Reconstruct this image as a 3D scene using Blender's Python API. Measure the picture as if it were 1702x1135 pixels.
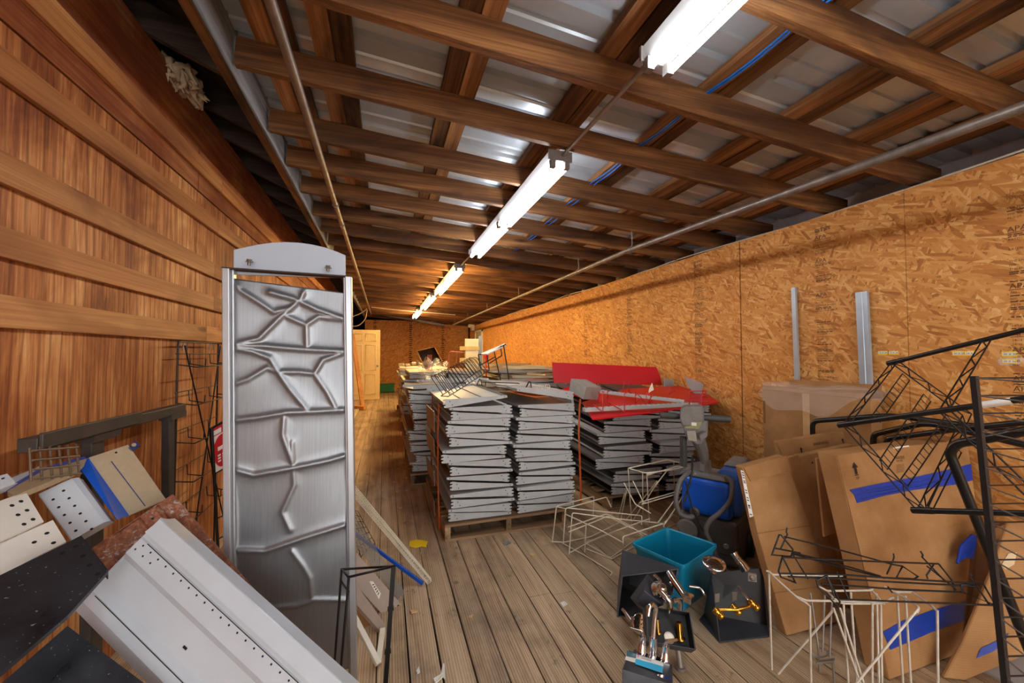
import bpy, bmesh, math, random
from mathutils import Vector, Matrix, Quaternion

for o in list(bpy.data.objects):
    bpy.data.objects.remove(o, do_unlink=True)
SC = bpy.context.scene
COL = SC.collection

# ------------------------------------------------------------ camera, world, exposure
YAW, PITCH, CAM_H, FPX = math.radians(17.6708), math.radians(1.7737), 1.36, 662.0
cd = bpy.data.cameras.new('camera')
cam = bpy.data.objects.new('camera', cd)
COL.objects.link(cam)
cam.location = (0, 0, CAM_H)
cam.rotation_euler = (math.radians(90) + PITCH, 0, -YAW)
cd.sensor_fit = 'HORIZONTAL'
cd.sensor_width = 36.0
cd.lens = FPX / 1702 * 36.0
cd.clip_start = 0.02
SC.camera = cam

w = bpy.data.worlds.new('world')
SC.world = w
w.use_nodes = True
w.node_tree.nodes['Background'].inputs['Color'].default_value = (1.0, 0.985, 0.955, 1)
w.node_tree.nodes['Background'].inputs['Strength'].default_value = 1.9

SC.view_settings.view_transform = 'Standard'
SC.view_settings.look = 'None'
SC.view_settings.gamma = 1
SC.view_settings.use_curve_mapping = False
SC.view_settings.exposure = 1.62
COOL_TUBE, WARM_TUBE = 10.5, 33.0          # emission of the fluorescent tubes

rnd = random.Random(7)

# ------------------------------------------------------------ helpers
_cf = Vector((math.sin(YAW) * math.cos(PITCH), math.cos(YAW) * math.cos(PITCH), math.sin(PITCH)))
_cr = Vector((math.cos(YAW), -math.sin(YAW), 0))
_cu = _cr.cross(_cf)


def ray(x, y):
    return _cf + _cr * ((x - 851.0) / FPX) - _cu * ((y - 567.5) / FPX)


def P(x, y, X=None, Y=None, Z=None, d=None, pl=None):
    """the place in the room seen at a point of the photograph, on a given wall plane, height or distance"""
    r = ray(x, y)
    o = Vector((0, 0, CAM_H))
    if X is not None:
        t = X / r.x
    elif Y is not None:
        t = Y / r.y
    elif Z is not None:
        t = (Z - CAM_H) / r.z
    elif d is not None:
        t = d
    else:
        p0, n = pl
        t = (Vector(p0) - o).dot(n) / r.dot(n)
    return o + r * t


def plane(o, u, v):
    o, u, v = Vector(o), Vector(u), Vector(v)
    return (o, u.cross(v).normalized())


ORG = {}


def tag(o, label=None, cat=None, group=None, kind=None):
    if label: o['label'] = label
    if cat: o['category'] = cat
    if group: o['group'] = group
    if kind: o['kind'] = kind
    return o


def thing(name, label, cat, loc=(0, 0, 0), group=None, kind=None, rz=0.0):
    o = bpy.data.objects.new(name, None)
    o.empty_display_size = 0.05
    COL.objects.link(o)
    o.location = loc
    o.rotation_euler = (0, 0, rz)
    ORG[o.name] = Vector(loc)
    return tag(o, label, cat, group, kind)


class MB:
    """collects shapes and links them as one mesh object"""
    def __init__(s):
        s.v, s.f, s.m, s.sm = [], [], [], []

    def add(s, vs, fs, mi=0, smooth=False):
        b = len(s.v)
        s.v += [Vector(q) for q in vs]
        for f in fs:
            s.f.append([b + i for i in f]); s.m.append(mi); s.sm.append(smooth)
        return s

    def box(s, c, size, R=None, mi=0):
        c = Vector(c); hx, hy, hz = [q / 2 for q in size]
        vs = [Vector((x, y, z)) for z in (-hz, hz) for y in (-hy, hy) for x in (-hx, hx)]
        if R is not None: vs = [R @ q for q in vs]
        return s.add([c + q for q in vs], [(0, 2, 3, 1), (4, 5, 7, 6), (0, 1, 5, 4), (2, 6, 7, 3), (0, 4, 6, 2), (1, 3, 7, 5)], mi)

    def bb(s, a, b, mi=0):
        a, b = Vector(a), Vector(b)
        return s.box((a + b) / 2, [abs(q) for q in (b - a)], None, mi)

    def bar(s, p0, p1, wd, ht, up=(0, 0, 1), mi=0):
        p0, p1 = Vector(p0), Vector(p1); d = p1 - p0; L = d.length; d = d / L
        u = Vector(up); sx = d.cross(u)
        if sx.length < 1e-4: sx = d.cross(Vector((1, 0, 0)))
        sx.normalize(); uz = sx.cross(d)
        R = Matrix((sx, d, uz)).transposed()
        return s.box((p0 + p1) / 2, (wd, L, ht), R, mi)

    def tube(s, pts, r, n=8, closed=False, mi=0, caps=True):
        pts = [Vector(p) for p in pts]; N = len(pts); rings = []
        rr = r if isinstance(r, (list, tuple)) else [r] * N
        nrm = None
        for i, p in enumerate(pts):
            if closed: a, b = pts[i - 1], pts[(i + 1) % N]
            else: a, b = pts[max(i - 1, 0)], pts[min(i + 1, N - 1)]
            d0 = (p - a).normalized() if (p - a).length > 1e-7 else None
            d1 = (b - p).normalized() if (b - p).length > 1e-7 else None
            t = ((d0 or d1) + (d1 or d0))
            t = t.normalized() if t.length > 1e-5 else (d0 or d1)
            if nrm is None:
                nrm = t.orthogonal().normalized()
            else:
                nrm = (nrm - t * nrm.dot(t))
                nrm = nrm.normalized() if nrm.length > 1e-5 else t.orthogonal().normalized()
            k = 1.0
            if d0 and d1:
                c = max(0.5, math.sqrt(max(0.0, (1 + d0.dot(d1)) / 2))); k = 1 / c
            bn = t.cross(nrm)
            ring = []
            mit = (d0 - d1) if (d0 and d1) else Vector()
            mit = mit.normalized() if mit.length > 1e-4 else None
            for j in range(n):
                q = nrm * math.cos(2 * math.pi * j / n) * rr[i] + bn * math.sin(2 * math.pi * j / n) * rr[i]
                if mit is not None: q = q + mit * q.dot(mit) * (k - 1)
                ring.append(p + q)
            rings.append(ring)
        vs = [q for g in rings for q in g]; fs = []
        for i in range(N if closed else N - 1):
            for j in range(n):
                a, b = i * n, ((i + 1) % N) * n
                fs.append((a + j, a + (j + 1) % n, b + (j + 1) % n, b + j))
        s.add(vs, fs, mi, True)
        if caps and not closed:
            s.add(rings[0][::-1], [tuple(range(n))], mi); s.add(rings[-1], [tuple(range(n))], mi)
        return s

    def wire(s, segs, r, n=6, mi=0):
        for q in segs: s.tube(q, r, n, mi=mi)
        return s

    def slab(s, poly, th, mi=0, nrm=None):
        """polygon (front face, in order) thickened by the vector away from nrm"""
        poly = [Vector(p) for p in poly]
        if nrm is None:
            nrm = Vector()
            for i in range(len(poly)):
                a, b = poly[i] - poly[0], poly[(i + 1) % len(poly)] - poly[0]
                nrm += a.cross(b)
        nrm = Vector(nrm).normalized()
        N = len(poly); back = [p - nrm * th for p in poly]
        fs = [tuple(range(N)), tuple(range(2 * N - 1, N - 1, -1))]
        fs += [(i, N + i, N + (i + 1) % N, (i + 1) % N) for i in range(N)]
        return s.add(poly + back, fs, mi)

    def prism(s, prof, o, ux, uy, dv, mi=0, caps=True, closed=True, smooth=False):
        o, ux, uy, dv = Vector(o), Vector(ux), Vector(uy), Vector(dv)
        N = len(prof)
        a = [o + ux * x + uy * y for x, y in prof]; b = [q + dv for q in a]
        s.add(a + b, [(i, (i + 1) % N, N + (i + 1) % N, N + i) for i in range(N if closed else N - 1)], mi, smooth)
        if caps and closed: s.add(a[::-1], [tuple(range(N))], mi); s.add(b, [tuple(range(N))], mi)
        return s

    def lathe(s, prof, o, ax=(0, 0, 1), n=16, mi=0, smooth=True):
        o, ax = Vector(o), Vector(ax).normalized(); u = ax.orthogonal().normalized(); v = ax.cross(u)
        vs = [o + ax * h + (u * math.cos(2 * math.pi * j / n) + v * math.sin(2 * math.pi * j / n)) * r for r, h in prof for j in range(n)]
        fs = [(i * n + j, i * n + (j + 1) % n, (i + 1) * n + (j + 1) % n, (i + 1) * n + j) for i in range(len(prof) - 1) for j in range(n)]
        s.add(vs, fs, mi, smooth)
        s.add(vs[:n][::-1], [tuple(range(n))], mi); s.add(vs[-n:], [tuple(range(n))], mi)
        return s

    def disc(s, c, nrm, r, n=8, mi=0, up=None):
        c, nrm = Vector(c), Vector(nrm).normalized(); u = nrm.orthogonal().normalized(); v = nrm.cross(u)
        return s.add([c + (u * math.cos(2 * math.pi * j / n) + v * math.sin(2 * math.pi * j / n)) * r for j in range(n)], [tuple(range(n))], mi)

    def grid(s, fn, nu, nv, mi=0, smooth=True):
        vs = [fn(i / nu, j / nv) for j in range(nv + 1) for i in range(nu + 1)]
        W = nu + 1
        return s.add(vs, [(j * W + i, j * W + i + 1, (j + 1) * W + i + 1, (j + 1) * W + i) for j in range(nv) for i in range(nu)], mi, smooth)

    def text(s, body, o, ux, uy, size, mi=0, align='LEFT', squeeze=1.0):
        cu = bpy.data.curves.new('t', 'FONT'); cu.body = body; cu.size = size; cu.align_x = align; cu.resolution_u = 2
        ob = bpy.data.objects.new('t', cu); COL.objects.link(ob)
        me = ob.evaluated_get(bpy.context.evaluated_depsgraph_get()).to_mesh()
        o, ux, uy = Vector(o), Vector(ux).normalized(), Vector(uy).normalized()
        s.add([o + ux * q.co.x * squeeze + uy * q.co.y for q in me.vertices], [tuple(p.vertices) for p in me.polygons], mi)
        bpy.data.objects.remove(ob); bpy.data.curves.remove(cu)
        return s

    def build(s, name, mats, parent=None, loc=None, label=None, smooth=None):
        me = bpy.data.meshes.new(name)
        if loc is None:
            if parent is not None: loc = ORG[parent.name]
            else:
                xs = [q.x for q in s.v]; ys = [q.y for q in s.v]; zs = [q.z for q in s.v]
                loc = Vector(((min(xs) + max(xs)) / 2, (min(ys) + max(ys)) / 2, min(zs)))
        loc = Vector(loc)
        me.from_pydata([q - loc for q in s.v], [], s.f)
        mats = mats if isinstance(mats, (list, tuple)) else [mats]
        for m in mats: me.materials.append(m)
        me.polygons.foreach_set('material_index', s.m)
        me.polygons.foreach_set('use_smooth', s.sm if smooth is None else [smooth] * len(s.f))
        me.update()
        o = bpy.data.objects.new(name, me); COL.objects.link(o)
        if parent is not None: o.parent = parent
        else: o.location = loc
        ORG[o.name] = loc
        if label: o['label'] = label
        return o


def bevel(o, wd, seg=2, ang=35):
    m = o.modifiers.new('bevel', 'BEVEL'); m.width = wd; m.segments = seg; m.limit_method = 'ANGLE'; m.angle_limit = math.radians(ang)
    return o


def fillet(pts, r, n=4):
    """round the inner corners of a polyline"""
    pts = [Vector(p) for p in pts]; out = [pts[0]]
    for i in range(1, len(pts) - 1):
        p = pts[i]; a = (pts[i - 1] - p); b = (pts[i + 1] - p)
        k = min(r, a.length * .45, b.length * .45)
        a, b = p + a.normalized() * k, p + b.normalized() * k
        for j in range(n + 1):
            t = j / n
            out.append(a * (1 - t) ** 2 + p * 2 * t * (1 - t) + b * t * t)
    return out + [pts[-1]]


def dup_tree(root, loc, rot, label=None, group=None, skip=()):
    """copies a thing with its parts and sub-parts"""
    r = root.copy(); COL.objects.link(r); r.location = loc; r.rotation_euler = rot
    if label: r['label'] = label
    if group: r['group'] = group
    for ch in list(root.children):
        c = ch.copy(); COL.objects.link(c); c.parent = r
        for g in ch.children:
            d = g.copy(); COL.objects.link(d); d.parent = c
    return r


# ------------------------------------------------------------ materials
def srgb(r, g, b):
    f = lambda c: (c / 255 / 12.92) if c / 255 <= .04045 else ((c / 255 + .055) / 1.055) ** 2.4
    return (f(r), f(g), f(b), 1)


class NT:
    def __init__(s, name):
        s.mat = bpy.data.materials.new(name); s.mat.use_nodes = True
        s.t = s.mat.node_tree; s.b = s.t.nodes['Principled BSDF']

    def n(s, typ, **kw):
        nd = s.t.nodes.new(typ)
        for k, v in kw.items():
            if k.startswith('_'): setattr(nd, k[1:], v)
        for k, v in kw.items():
            if not k.startswith('_'):
                key = int(k[1:]) if k[0] == 'i' and k[1:].isdigit() else k.replace('__', ' ')
                s.set(nd.inputs[key], v)
        return nd

    def set(s, inp, v):
        if isinstance(v, bpy.types.NodeSocket): s.t.links.new(v, inp)
        elif isinstance(v, bpy.types.Node): s.t.links.new(v.outputs[0], inp)
        else: inp.default_value = v

    def coord(s, scale=(1, 1, 1), rot=(0, 0, 0), rand=True, kind='Object'):
        tc = s.n('ShaderNodeTexCoord').outputs[kind]
        if rand:
            oi = s.n('ShaderNodeObjectInfo')
            mul = s.n('ShaderNodeMath', _operation='MULTIPLY', i0=oi.outputs['Random'], i1=37.0)
            tc = s.n('ShaderNodeVectorMath', _operation='ADD', i0=tc, i1=mul).outputs[0]
        return s.n('ShaderNodeMapping', Vector=tc, Rotation=rot, Scale=scale).outputs[0]

    def noise(s, vec, scale=5, detail=4, rough=.55, dist=0):
        return s.n('ShaderNodeTexNoise', Vector=vec, Scale=scale, Detail=detail, Roughness=rough, Distortion=dist).outputs['Fac']

    def ramp(s, fac, stops, interp='LINEAR'):
        r = s.n('ShaderNodeValToRGB', Fac=fac); cr = r.color_ramp; cr.interpolation = interp
        while len(cr.elements) < len(stops): cr.elements.new(.5)
        for e, (p, c) in zip(cr.elements, stops):
            e.position = p; e.color = c if len(c) == 4 else (*c, 1)
        return r.outputs['Color']

    def mix(s, fac, a, b, mode='MIX'):
        m = s.n('ShaderNodeMix', _data_type='RGBA', _blend_type=mode)
        s.set(m.inputs[0], fac); s.set(m.inputs[6], a); s.set(m.inputs[7], b)
        return m.outputs[2]

    def math(s, op, a, b=0.0):
        return s.n('ShaderNodeMath', _operation=op, i0=a, i1=b).outputs[0]

    def bump(s, h, strength=.3, dist=.01):
        s.set(s.b.inputs['Normal'], s.n('ShaderNodeBump', Height=h, Strength=strength, Distance=dist).outputs[0])

    def out(s, color=None, rough=None, metal=None, **kw):
        if color is not None: s.set(s.b.inputs['Base Color'], color)
        if rough is not None: s.set(s.b.inputs['Roughness'], rough)
        if metal is not None: s.set(s.b.inputs['Metallic'], metal)
        for k, v in kw.items(): s.set(s.b.inputs[k.replace('__', ' ')], v)
        return s.mat


def gray(v): return (v, v, v, 1)


def wood(name, c_dark, c_mid, c_light, axis, rough=.65, stain=None, stain_amt=.55, fine=60, bands=7, spec=.3):
    """sawn timber: long grain along the axis, broad bands, optional dark stains"""
    k = NT(name)
    long = lambda a, b: tuple(a if i == axis else b for i in range(3))
    g1 = k.noise(k.coord(long(.6, bands)), 1.0, 3, .6, .8)
    g2 = k.noise(k.coord(long(1.5, fine)), 1.0, 4, .6, .2)
    f = k.math('ADD', k.math('MULTIPLY', g1, .62), k.math('MULTIPLY', g2, .38))
    col = k.ramp(f, [(.34, c_dark), (.5, c_mid), (.66, c_light)])
    vk = k.n('ShaderNodeTexVoronoi', Vector=k.coord(long(1.1, 5.5)), Scale=1.0).outputs['Distance']
    col = k.mix(k.ramp(vk, [(.03, gray(.85)), (.085, gray(.55)), (.12, gray(0))]), col, (c_dark[0] * .5, c_dark[1] * .45, c_dark[2] * .4, 1))
    if stain:
        st = k.noise(k.coord(long(.9, 3.2)), 1.0, 4, .6, .5)
        fac = k.ramp(st, [(.47, gray(0)), (.62, gray(stain_amt))])
        col = k.mix(fac, col, stain)
    oi = k.n('ShaderNodeObjectInfo').outputs['Random']
    hsv = k.n('ShaderNodeHueSaturation', Color=col, Value=k.math('ADD', k.math('MULTIPLY', oi, .4), .8))
    k.bump(g2, .25, .004)
    return k.out(hsv.outputs[0], rough, Specular__IOR__Level=spec)


def plain(name, col, rough=.5, metal=0.0, var=.12, scale=9, bump=0.0, **kw):
    """painted, plastic or bare metal surface with slight unevenness and dust"""
    k = NT(name)
    n1 = k.noise(k.coord((1, 1, 1)), scale, 5, .65)
    c = k.mix(k.ramp(n1, [(.35, gray(0)), (.7, gray(1))]), tuple(q * (1 - var) for q in col[:3]) + (1,), tuple(min(1, q * (1 + var)) for q in col[:3]) + (1,))
    if bump: k.bump(k.noise(k.coord((1, 1, 1)), scale * 8, 3), bump, .003)
    return k.out(c, rough, metal, **kw)
# ------------------------------------------------------------ room materials
def mat_osb(name='osb', turn=0.0):
    k = NT(name)
    base = k.coord((1, 1, 1), (0, 0, turn), rand=False)
    warp = k.n('ShaderNodeTexNoise', Vector=base, Scale=6.0, Detail=2.0)
    vec = k.n('ShaderNodeVectorMath', _operation='ADD', i0=base, i1=k.n('ShaderNodeVectorMath', _operation='SCALE', i0=warp.outputs['Color'], Scale=.007).outputs[0]).outputs[0]
    cols = []
    for i, (ang, sx, sy) in enumerate(((.35, 10, 56), (1.25, 12, 66), (2.15, 9.5, 52), (2.85, 11, 60))):
        rt = k.n('ShaderNodeMapping', Vector=vec, Rotation=(ang, 0, 0))
        mp = k.n('ShaderNodeMapping', Vector=rt.outputs[0], Scale=(1, sx, sy), Location=(i * 3.1, i * 1.7, 0))
        v = k.n('ShaderNodeTexVoronoi', Vector=mp.outputs[0], Scale=1.0)
        gr = k.n('ShaderNodeTexNoise', Vector=mp.outputs[0], Scale=2.2, Detail=2.0).outputs['Fac']
        sep = k.n('ShaderNodeSeparateColor', Color=v.outputs['Color']).outputs[0]
        cols.append((k.math('ADD', k.math('MULTIPLY', sep, .8), k.math('MULTIPLY', gr, .2)), v.outputs['Color']))
    val = cols[0][0]
    for i, c in enumerate(cols[1:]):
        msk = k.n('ShaderNodeSeparateColor', Color=c[1]).outputs[1]
        sel = k.ramp(msk, [(.5 + .04 * i, gray(0)), (.52 + .04 * i, gray(1))])
        val = k.mix(sel, val, c[0])
    col = k.ramp(val, [(.04, srgb(150, 90, 40)), (.25, srgb(196, 132, 66)), (.55, srgb(212, 150, 80)), (.82, srgb(226, 172, 104)), (1, srgb(240, 200, 140))])
    speck = k.noise(base, 34, 2, .5)
    col = k.mix(k.ramp(speck, [(.68, gray(0)), (.76, gray(.75))]), col, srgb(88, 50, 24))
    big = k.noise(base, 1.1, 3, .6)
    col = k.mix(k.ramp(big, [(.35, gray(0)), (.75, gray(.35))]), col, srgb(168, 104, 50))
    k.bump(val, .25, .003)
    return k.out(col, .62, Specular__IOR__Level=.3)


def mat_plywood(name, horizontal=False):
    k = NT(name)
    s = (1, 1.0, 13) if horizontal else (1, 8, .8)
    s2 = (1, 2.5, 90) if horizontal else (1, 90, 2.5)
    a = k.noise(k.coord(s, rand=False), 1.0, 5, .7, 1.6)
    b = k.noise(k.coord(s2, rand=False), 1.0, 3, .6, .3)
    patch_ = k.noise(k.coord((1, 2.2, 1.6), rand=False), 1.0, 4, .6, .8)
    f = k.math('ADD', k.math('ADD', k.math('MULTIPLY', a, .40), k.math('MULTIPLY', b, .22)), k.math('MULTIPLY', patch_, .38))
    col = k.ramp(f, [(.37, srgb(92, 46, 22)), (.44, srgb(144, 82, 42)), (.505, srgb(182, 116, 64)), (.56, srgb(208, 148, 92)), (.62, srgb(226, 178, 122))])
    big = k.noise(k.coord((1, 1.2, 1.0), rand=False), 1.6, 3, .6, .6)
    col = k.mix(k.ramp(big, [(.42, gray(0)), (.68, gray(.7))]), col, k.mix(.5, col, srgb(180, 104, 56), 'MULTIPLY'))
    fig = k.n('ShaderNodeTexWave', Vector=k.coord((1, 6, .9) if not horizontal else (1, .9, 6), rand=False), Scale=1.0, Distortion=9.0, Detail=2.0, Detail__Scale=1.2, _bands_direction='Y' if not horizontal else 'Z').outputs['Fac']
    col = k.mix(k.ramp(fig, [(.0, gray(.55)), (.26, gray(0))]), col, srgb(112, 56, 24))
    if horizontal:
        st = k.noise(k.coord((1, 1.6, 4), rand=False), 1.0, 4, .6, .4)
        col = k.mix(k.ramp(st, [(.5, gray(0)), (.66, gray(.8))]), col, srgb(70, 40, 36))
        col = k.mix(.6, col, srgb(128, 60, 32))
    k.bump(b, .2, .003)
    return k.out(col, .58, Specular__IOR__Level=.3)


def mat_floor():
    k = NT('floor_boards')
    oc = k.n('ShaderNodeTexCoord').outputs['Object']
    geo = k.n('ShaderNodeSeparateXYZ', Vector=oc)
    idx = k.math('FLOOR', k.math('DIVIDE', k.math('ADD', geo.outputs[0], 1.225), .1335))
    row = k.n('ShaderNodeTexWhiteNoise', _noise_dimensions='1D', W=idx)
    off = k.n('ShaderNodeVectorMath', _operation='SCALE', i0=row.outputs['Color'], Scale=19.0).outputs[0]
    vec = k.n('ShaderNodeVectorMath', _operation='ADD', i0=oc, i1=off).outputs[0]
    m1 = k.n('ShaderNodeMapping', Vector=vec, Scale=(15, .75, 1)).outputs[0]
    m2 = k.n('ShaderNodeMapping', Vector=vec, Scale=(110, 2.0, 1)).outputs[0]
    cath = k.n('ShaderNodeTexWave', Vector=k.n('ShaderNodeMapping', Vector=vec, Scale=(20, .9, 1)).outputs[0], Scale=1.3, Distortion=5.0, Detail=2.0, Detail__Scale=1.0, _bands_direction='X').outputs['Fac']
    a = k.noise(m1, 1.0, 3, .6, .9)
    b = k.noise(m2, 1.0, 3, .6, .2)
    f = k.math('ADD', k.math('ADD', k.math('MULTIPLY', a, .58), k.math('MULTIPLY', b, .24)), k.math('MULTIPLY', cath, .18))
    col = k.ramp(f, [(.28, srgb(118, 94, 72)), (.42, srgb(162, 136, 106)), (.56, srgb(188, 162, 130)), (.72, srgb(206, 184, 152))])
    dirt = k.noise(k.n('ShaderNodeMapping', Vector=oc, Scale=(2.2, 1.3, 1)).outputs[0], 1.2, 6, .7)
    col = k.mix(k.ramp(dirt, [(.48, gray(0)), (.68, gray(.6))]), col, srgb(92, 76, 62))
    spots = k.noise(k.n('ShaderNodeMapping', Vector=vec, Scale=(9, 7, 1)).outputs[0], 1.0, 5, .7)
    col = k.mix(k.ramp(spots, [(.62, gray(0)), (.70, gray(.6))]), col, srgb(66, 56, 50))
    hs = k.n('ShaderNodeHueSaturation', Color=col, Value=k.math('ADD', k.math('MULTIPLY', row.outputs['Value'], .34), .82))
    k.bump(b, .2, .003)
    return k.out(hs.outputs[0], .6, Specular__IOR__Level=.35)


M = {}
M['osb'] = mat_osb()
M['osb_end'] = mat_osb('osb_end', math.pi / 2)
M['ply'] = mat_plywood('plywood')
M['ply_h'] = mat_plywood('plywood_horizontal', True)
M['floor'] = mat_floor()
M['rafter'] = wood('rafter_timber', srgb(62, 38, 22), srgb(112, 72, 40), srgb(160, 112, 66), 0, .6, srgb(48, 32, 22), .62, 150, 12)
M['purlin'] = wood('purlin_timber', srgb(112, 72, 42), srgb(168, 116, 72), srgb(204, 156, 106), 1, .65, srgb(52, 36, 26), .6, 130, 12)
M['purlin_d'] = wood('stained_purlin_timber', srgb(62, 40, 24), srgb(118, 80, 46), srgb(160, 114, 66), 1, .65, srgb(30, 22, 18), .9, 130, 12)
M['batten'] = wood('batten_timber', srgb(134, 80, 42), srgb(178, 116, 66), srgb(204, 148, 92), 1, .6, srgb(120, 66, 34), .6, 110, 10)
M['beam'] = wood('weathered_beam', srgb(104, 104, 106), srgb(152, 153, 156), srgb(190, 192, 196), 1, .75, srgb(86, 70, 60), .5)
M['dark_wood'] = wood('sooty_timber', srgb(36, 29, 25), srgb(62, 50, 44), srgb(88, 74, 66), 0, .8)  # darkness of the unlit roof space put into the timber color
M['raw_wood'] = wood('raw_timber', srgb(140, 92, 46), srgb(190, 132, 70), srgb(214, 162, 100), 2, .6)
M['gap'] = plain('dark_gap', srgb(24, 15, 10), .9)
M['roof'] = plain('galvalume_roof', srgb(198, 208, 218), .33, .35, .10, 2.5)
M['fascia'] = plain('gray_fascia', srgb(196, 198, 202), .5)
M['ink'] = plain('black_ink', srgb(92, 60, 34), .8)
M['white_paint'] = plain('white_paint', srgb(226, 222, 208), .45, 0, .05)
M['conduit'] = plain('steel_conduit', srgb(150, 142, 134), .42, .55, .2, 14)
M['pipe'] = plain('dull_steel_pipe', srgb(138, 128, 120), .42, .6, .25, 12)
M['blue_wire'] = plain('blue_cable', srgb(24, 104, 190), .4)
M['white_wire'] = plain('white_cable', srgb(205, 196, 180), .5)


def emit(name, col, st):
    k = NT(name); k.out(gray(.9), .3)
    k.b.inputs['Emission Color'].default_value = col
    k.b.inputs['Emission Strength'].default_value = st
    return k.mat


M['tube_cool'] = emit('cool_tube', (.95, .98, 1.0, 1), COOL_TUBE)
M['tube_warm'] = emit('warm_tube', (1.0, .66, .26, 1), WARM_TUBE)
M['fixture'] = plain('fixture_enamel', srgb(196, 198, 200), .35, 0, .04)
M['fixture_cap'] = plain('fixture_cap', srgb(128, 122, 118), .4, .3)

XL, XR, YF, YN = -1.16, 3.10, 15.4, -3.6       # left wall, right wall, far wall, near open end
ROOF0, SLOPE = 2.70, .0765                       # rafter underside above the eave beam and its fall to the right
def zr(x): return ROOF0 - SLOPE * (x + .68)
SV = Vector((1, 0, -SLOPE)).normalized()

# ------------------------------------------------------------ floor: separate boards in one floor
m = MB()
n = 0
while -1.225 + n * .1335 < XR + .1:
    x0 = -1.225 + n * .1335
    y = YN - rnd.random() * 2
    while y < YF:
        L = rnd.uniform(2.6, 4.6); y1 = min(y + L, YF + .1)
        dz = rnd.uniform(-.002, .0)
        g = rnd.choice((.0025, .003, .004, .0065))
        m.bb((x0 + g, y + .001, -.03), (x0 + .1335 - g * .4, y1 - .001, dz))
        y = y1
    n += 1
m.bb((-1.3, YN - 2, -.05), (XR + .2, YF + .2, -.031), 1)
tag(m.build('floor', [M['floor'], M['gap']], loc=(0, 0, 0)), 'worn gray brown plank floor of long narrow boards', 'floor', kind='structure')

# ------------------------------------------------------------ right wall: oriented strand board panels
m = MB()
seams = [1.611 + 1.2205 * i for i in range(-5, 12)]
for a, b in zip(seams[:-1], seams[1:]):
    g = .005 if abs(a - 2.8315) < .01 else .0015
    m.bb((XR, a + g, .0), (XR + .012, min(b, YF) - .0015 - (.005 if abs(b - 2.8315) < .01 else 0), 2.39 + rnd.uniform(-.006, .004)))
m.bb((XR + .013, YN, 0), (XR + .03, YF, 2.36), 1)
wr = tag(m.build('wall_right', [M['osb'], M['gap']], loc=(XR, 0, 0)), 'long wall of bare tan strand board panels', 'wall', kind='structure')
ORG[wr.name] = Vector((XR, 0, 0))
m = MB()
def stamp(y, z0, z1, wd, seed):
    q = random.Random(seed); z = z1; x = XR - .0012
    uy, uz = (0, -1, 0), (0, 0, 1)
    words = ['EXPOSURE 1', '24/16', 'SIZED FOR SPACING', '000', '7/16 INCH', 'PS 2-10', 'RATED SHEATHING', 'THE ENGINEERED WOOD']
    while z > z0:
        c = q.random()
        if c < .06:
            m.text('APA', (x, y + wd * .48, z - .03), uy, uz, wd * .38); z -= .038
            m.bb((x - .0002, y - wd / 2, z), (x, y + wd / 2, z + .003)); z -= .006
        elif c < .55:
            m.text(q.choice(words), (x, y + wd * .46, z - .014), uy, uz, .016); z -= .021
        elif c < .9:
            t = y + wd * .46
            while t > y - wd * .42:
                L = q.uniform(.012, .04); m.bb((x - .0002, max(t - L, y - wd / 2), z - .006), (x, t, z)); t -= L + .006
            z -= .0095
        else: z -= .03
stamp(2.105, 1.02, 1.62, .115, 4); stamp(2.11, 1.68, 1.75, .115, 9); stamp(2.105, 1.78, 2.30, .115, 5)
stamp(3.345, 1.05, 2.33, .115, 6); stamp(4.57, 1.3, 2.3, .115, 7); stamp(5.79, 1.3, 2.25, .115, 8)
stamp(1.135, 1.0, 1.85, .10, 11); stamp(1.135, 1.9, 2.2, .10, 12)
m.build('printed_stamp', M['ink'], wr)
# pale cable along the top edge and the gray fascia beyond it
m = MB()
pts = [(XR + .008, y, 2.398 + .012 * math.sin(y * 2.2) + rnd.uniform(-.004, .004)) for y in [-.5 + .35 * i for i in range(46)]]
m.tube(pts, .007, 6)
tag(m.build('trim_1', M['white_wire']), 'pale cable run along the top edge of the strand board wall', 'cable', kind='structure')
m = MB(); m.bb((XR + .30, YN, 2.30), (XR + .32, YF, 2.75)); m.bb((XR + .031, YN, 2.28), (XR + .30, YF, 2.30))
tag(m.build('wall_eave', M['fascia']), 'gray metal eave board outside the strand board wall', 'eave', kind='structure')

# ------------------------------------------------------------ left wall: plywood with battens
m = MB()
for a, b in ((-3.6, .6), (.604, 3.021), (3.031, 5.45), (5.454, 7.87), (7.874, 10.3), (10.304, 12.7), (12.704, 15.4)):
    m.bb((XL - .018, a, 0), (XL, b, 2.405))
    m.bb((XL - .018, a, 2.412), (XL + .004, b, 2.97), 1)
m.bb((XL - .06, YN, 0), (XL - .019, YF, 2.95), 2)
tag(m.build('wall_left', [M['ply'], M['ply_h'], M['gap']], loc=(XL, 0, 0)), 'reddish brown plywood wall with vertical grain', 'wall', kind='structure')
tr = 2
for z, h, brk in ((1.443, .102, 3.14), (1.660, .098, 3.25), (1.890, .10, 3.25), (2.212, .098, 3.3), (2.522, .104, 3.35)):
    for a, b in ((-3.5, -.9), (-.897, brk), (brk + .003, brk + 4.2), (brk + 4.203, 11.6), (11.603, 15.35)):
        m = MB(); m.bb((XL + .004 + (.002 if z > 2.4 else 0), a, z + rnd.uniform(-.002, .002)), (XL + .026, b, z + h + rnd.uniform(-.002, .002)))
        o = bevel(m.build('trim_%d' % tr, M['batten']), .0015, 1)
        tag(o, 'flat timber batten nailed along the plywood wall', 'batten', 'timber battens on the plywood wall', 'structure'); tr += 1

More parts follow.
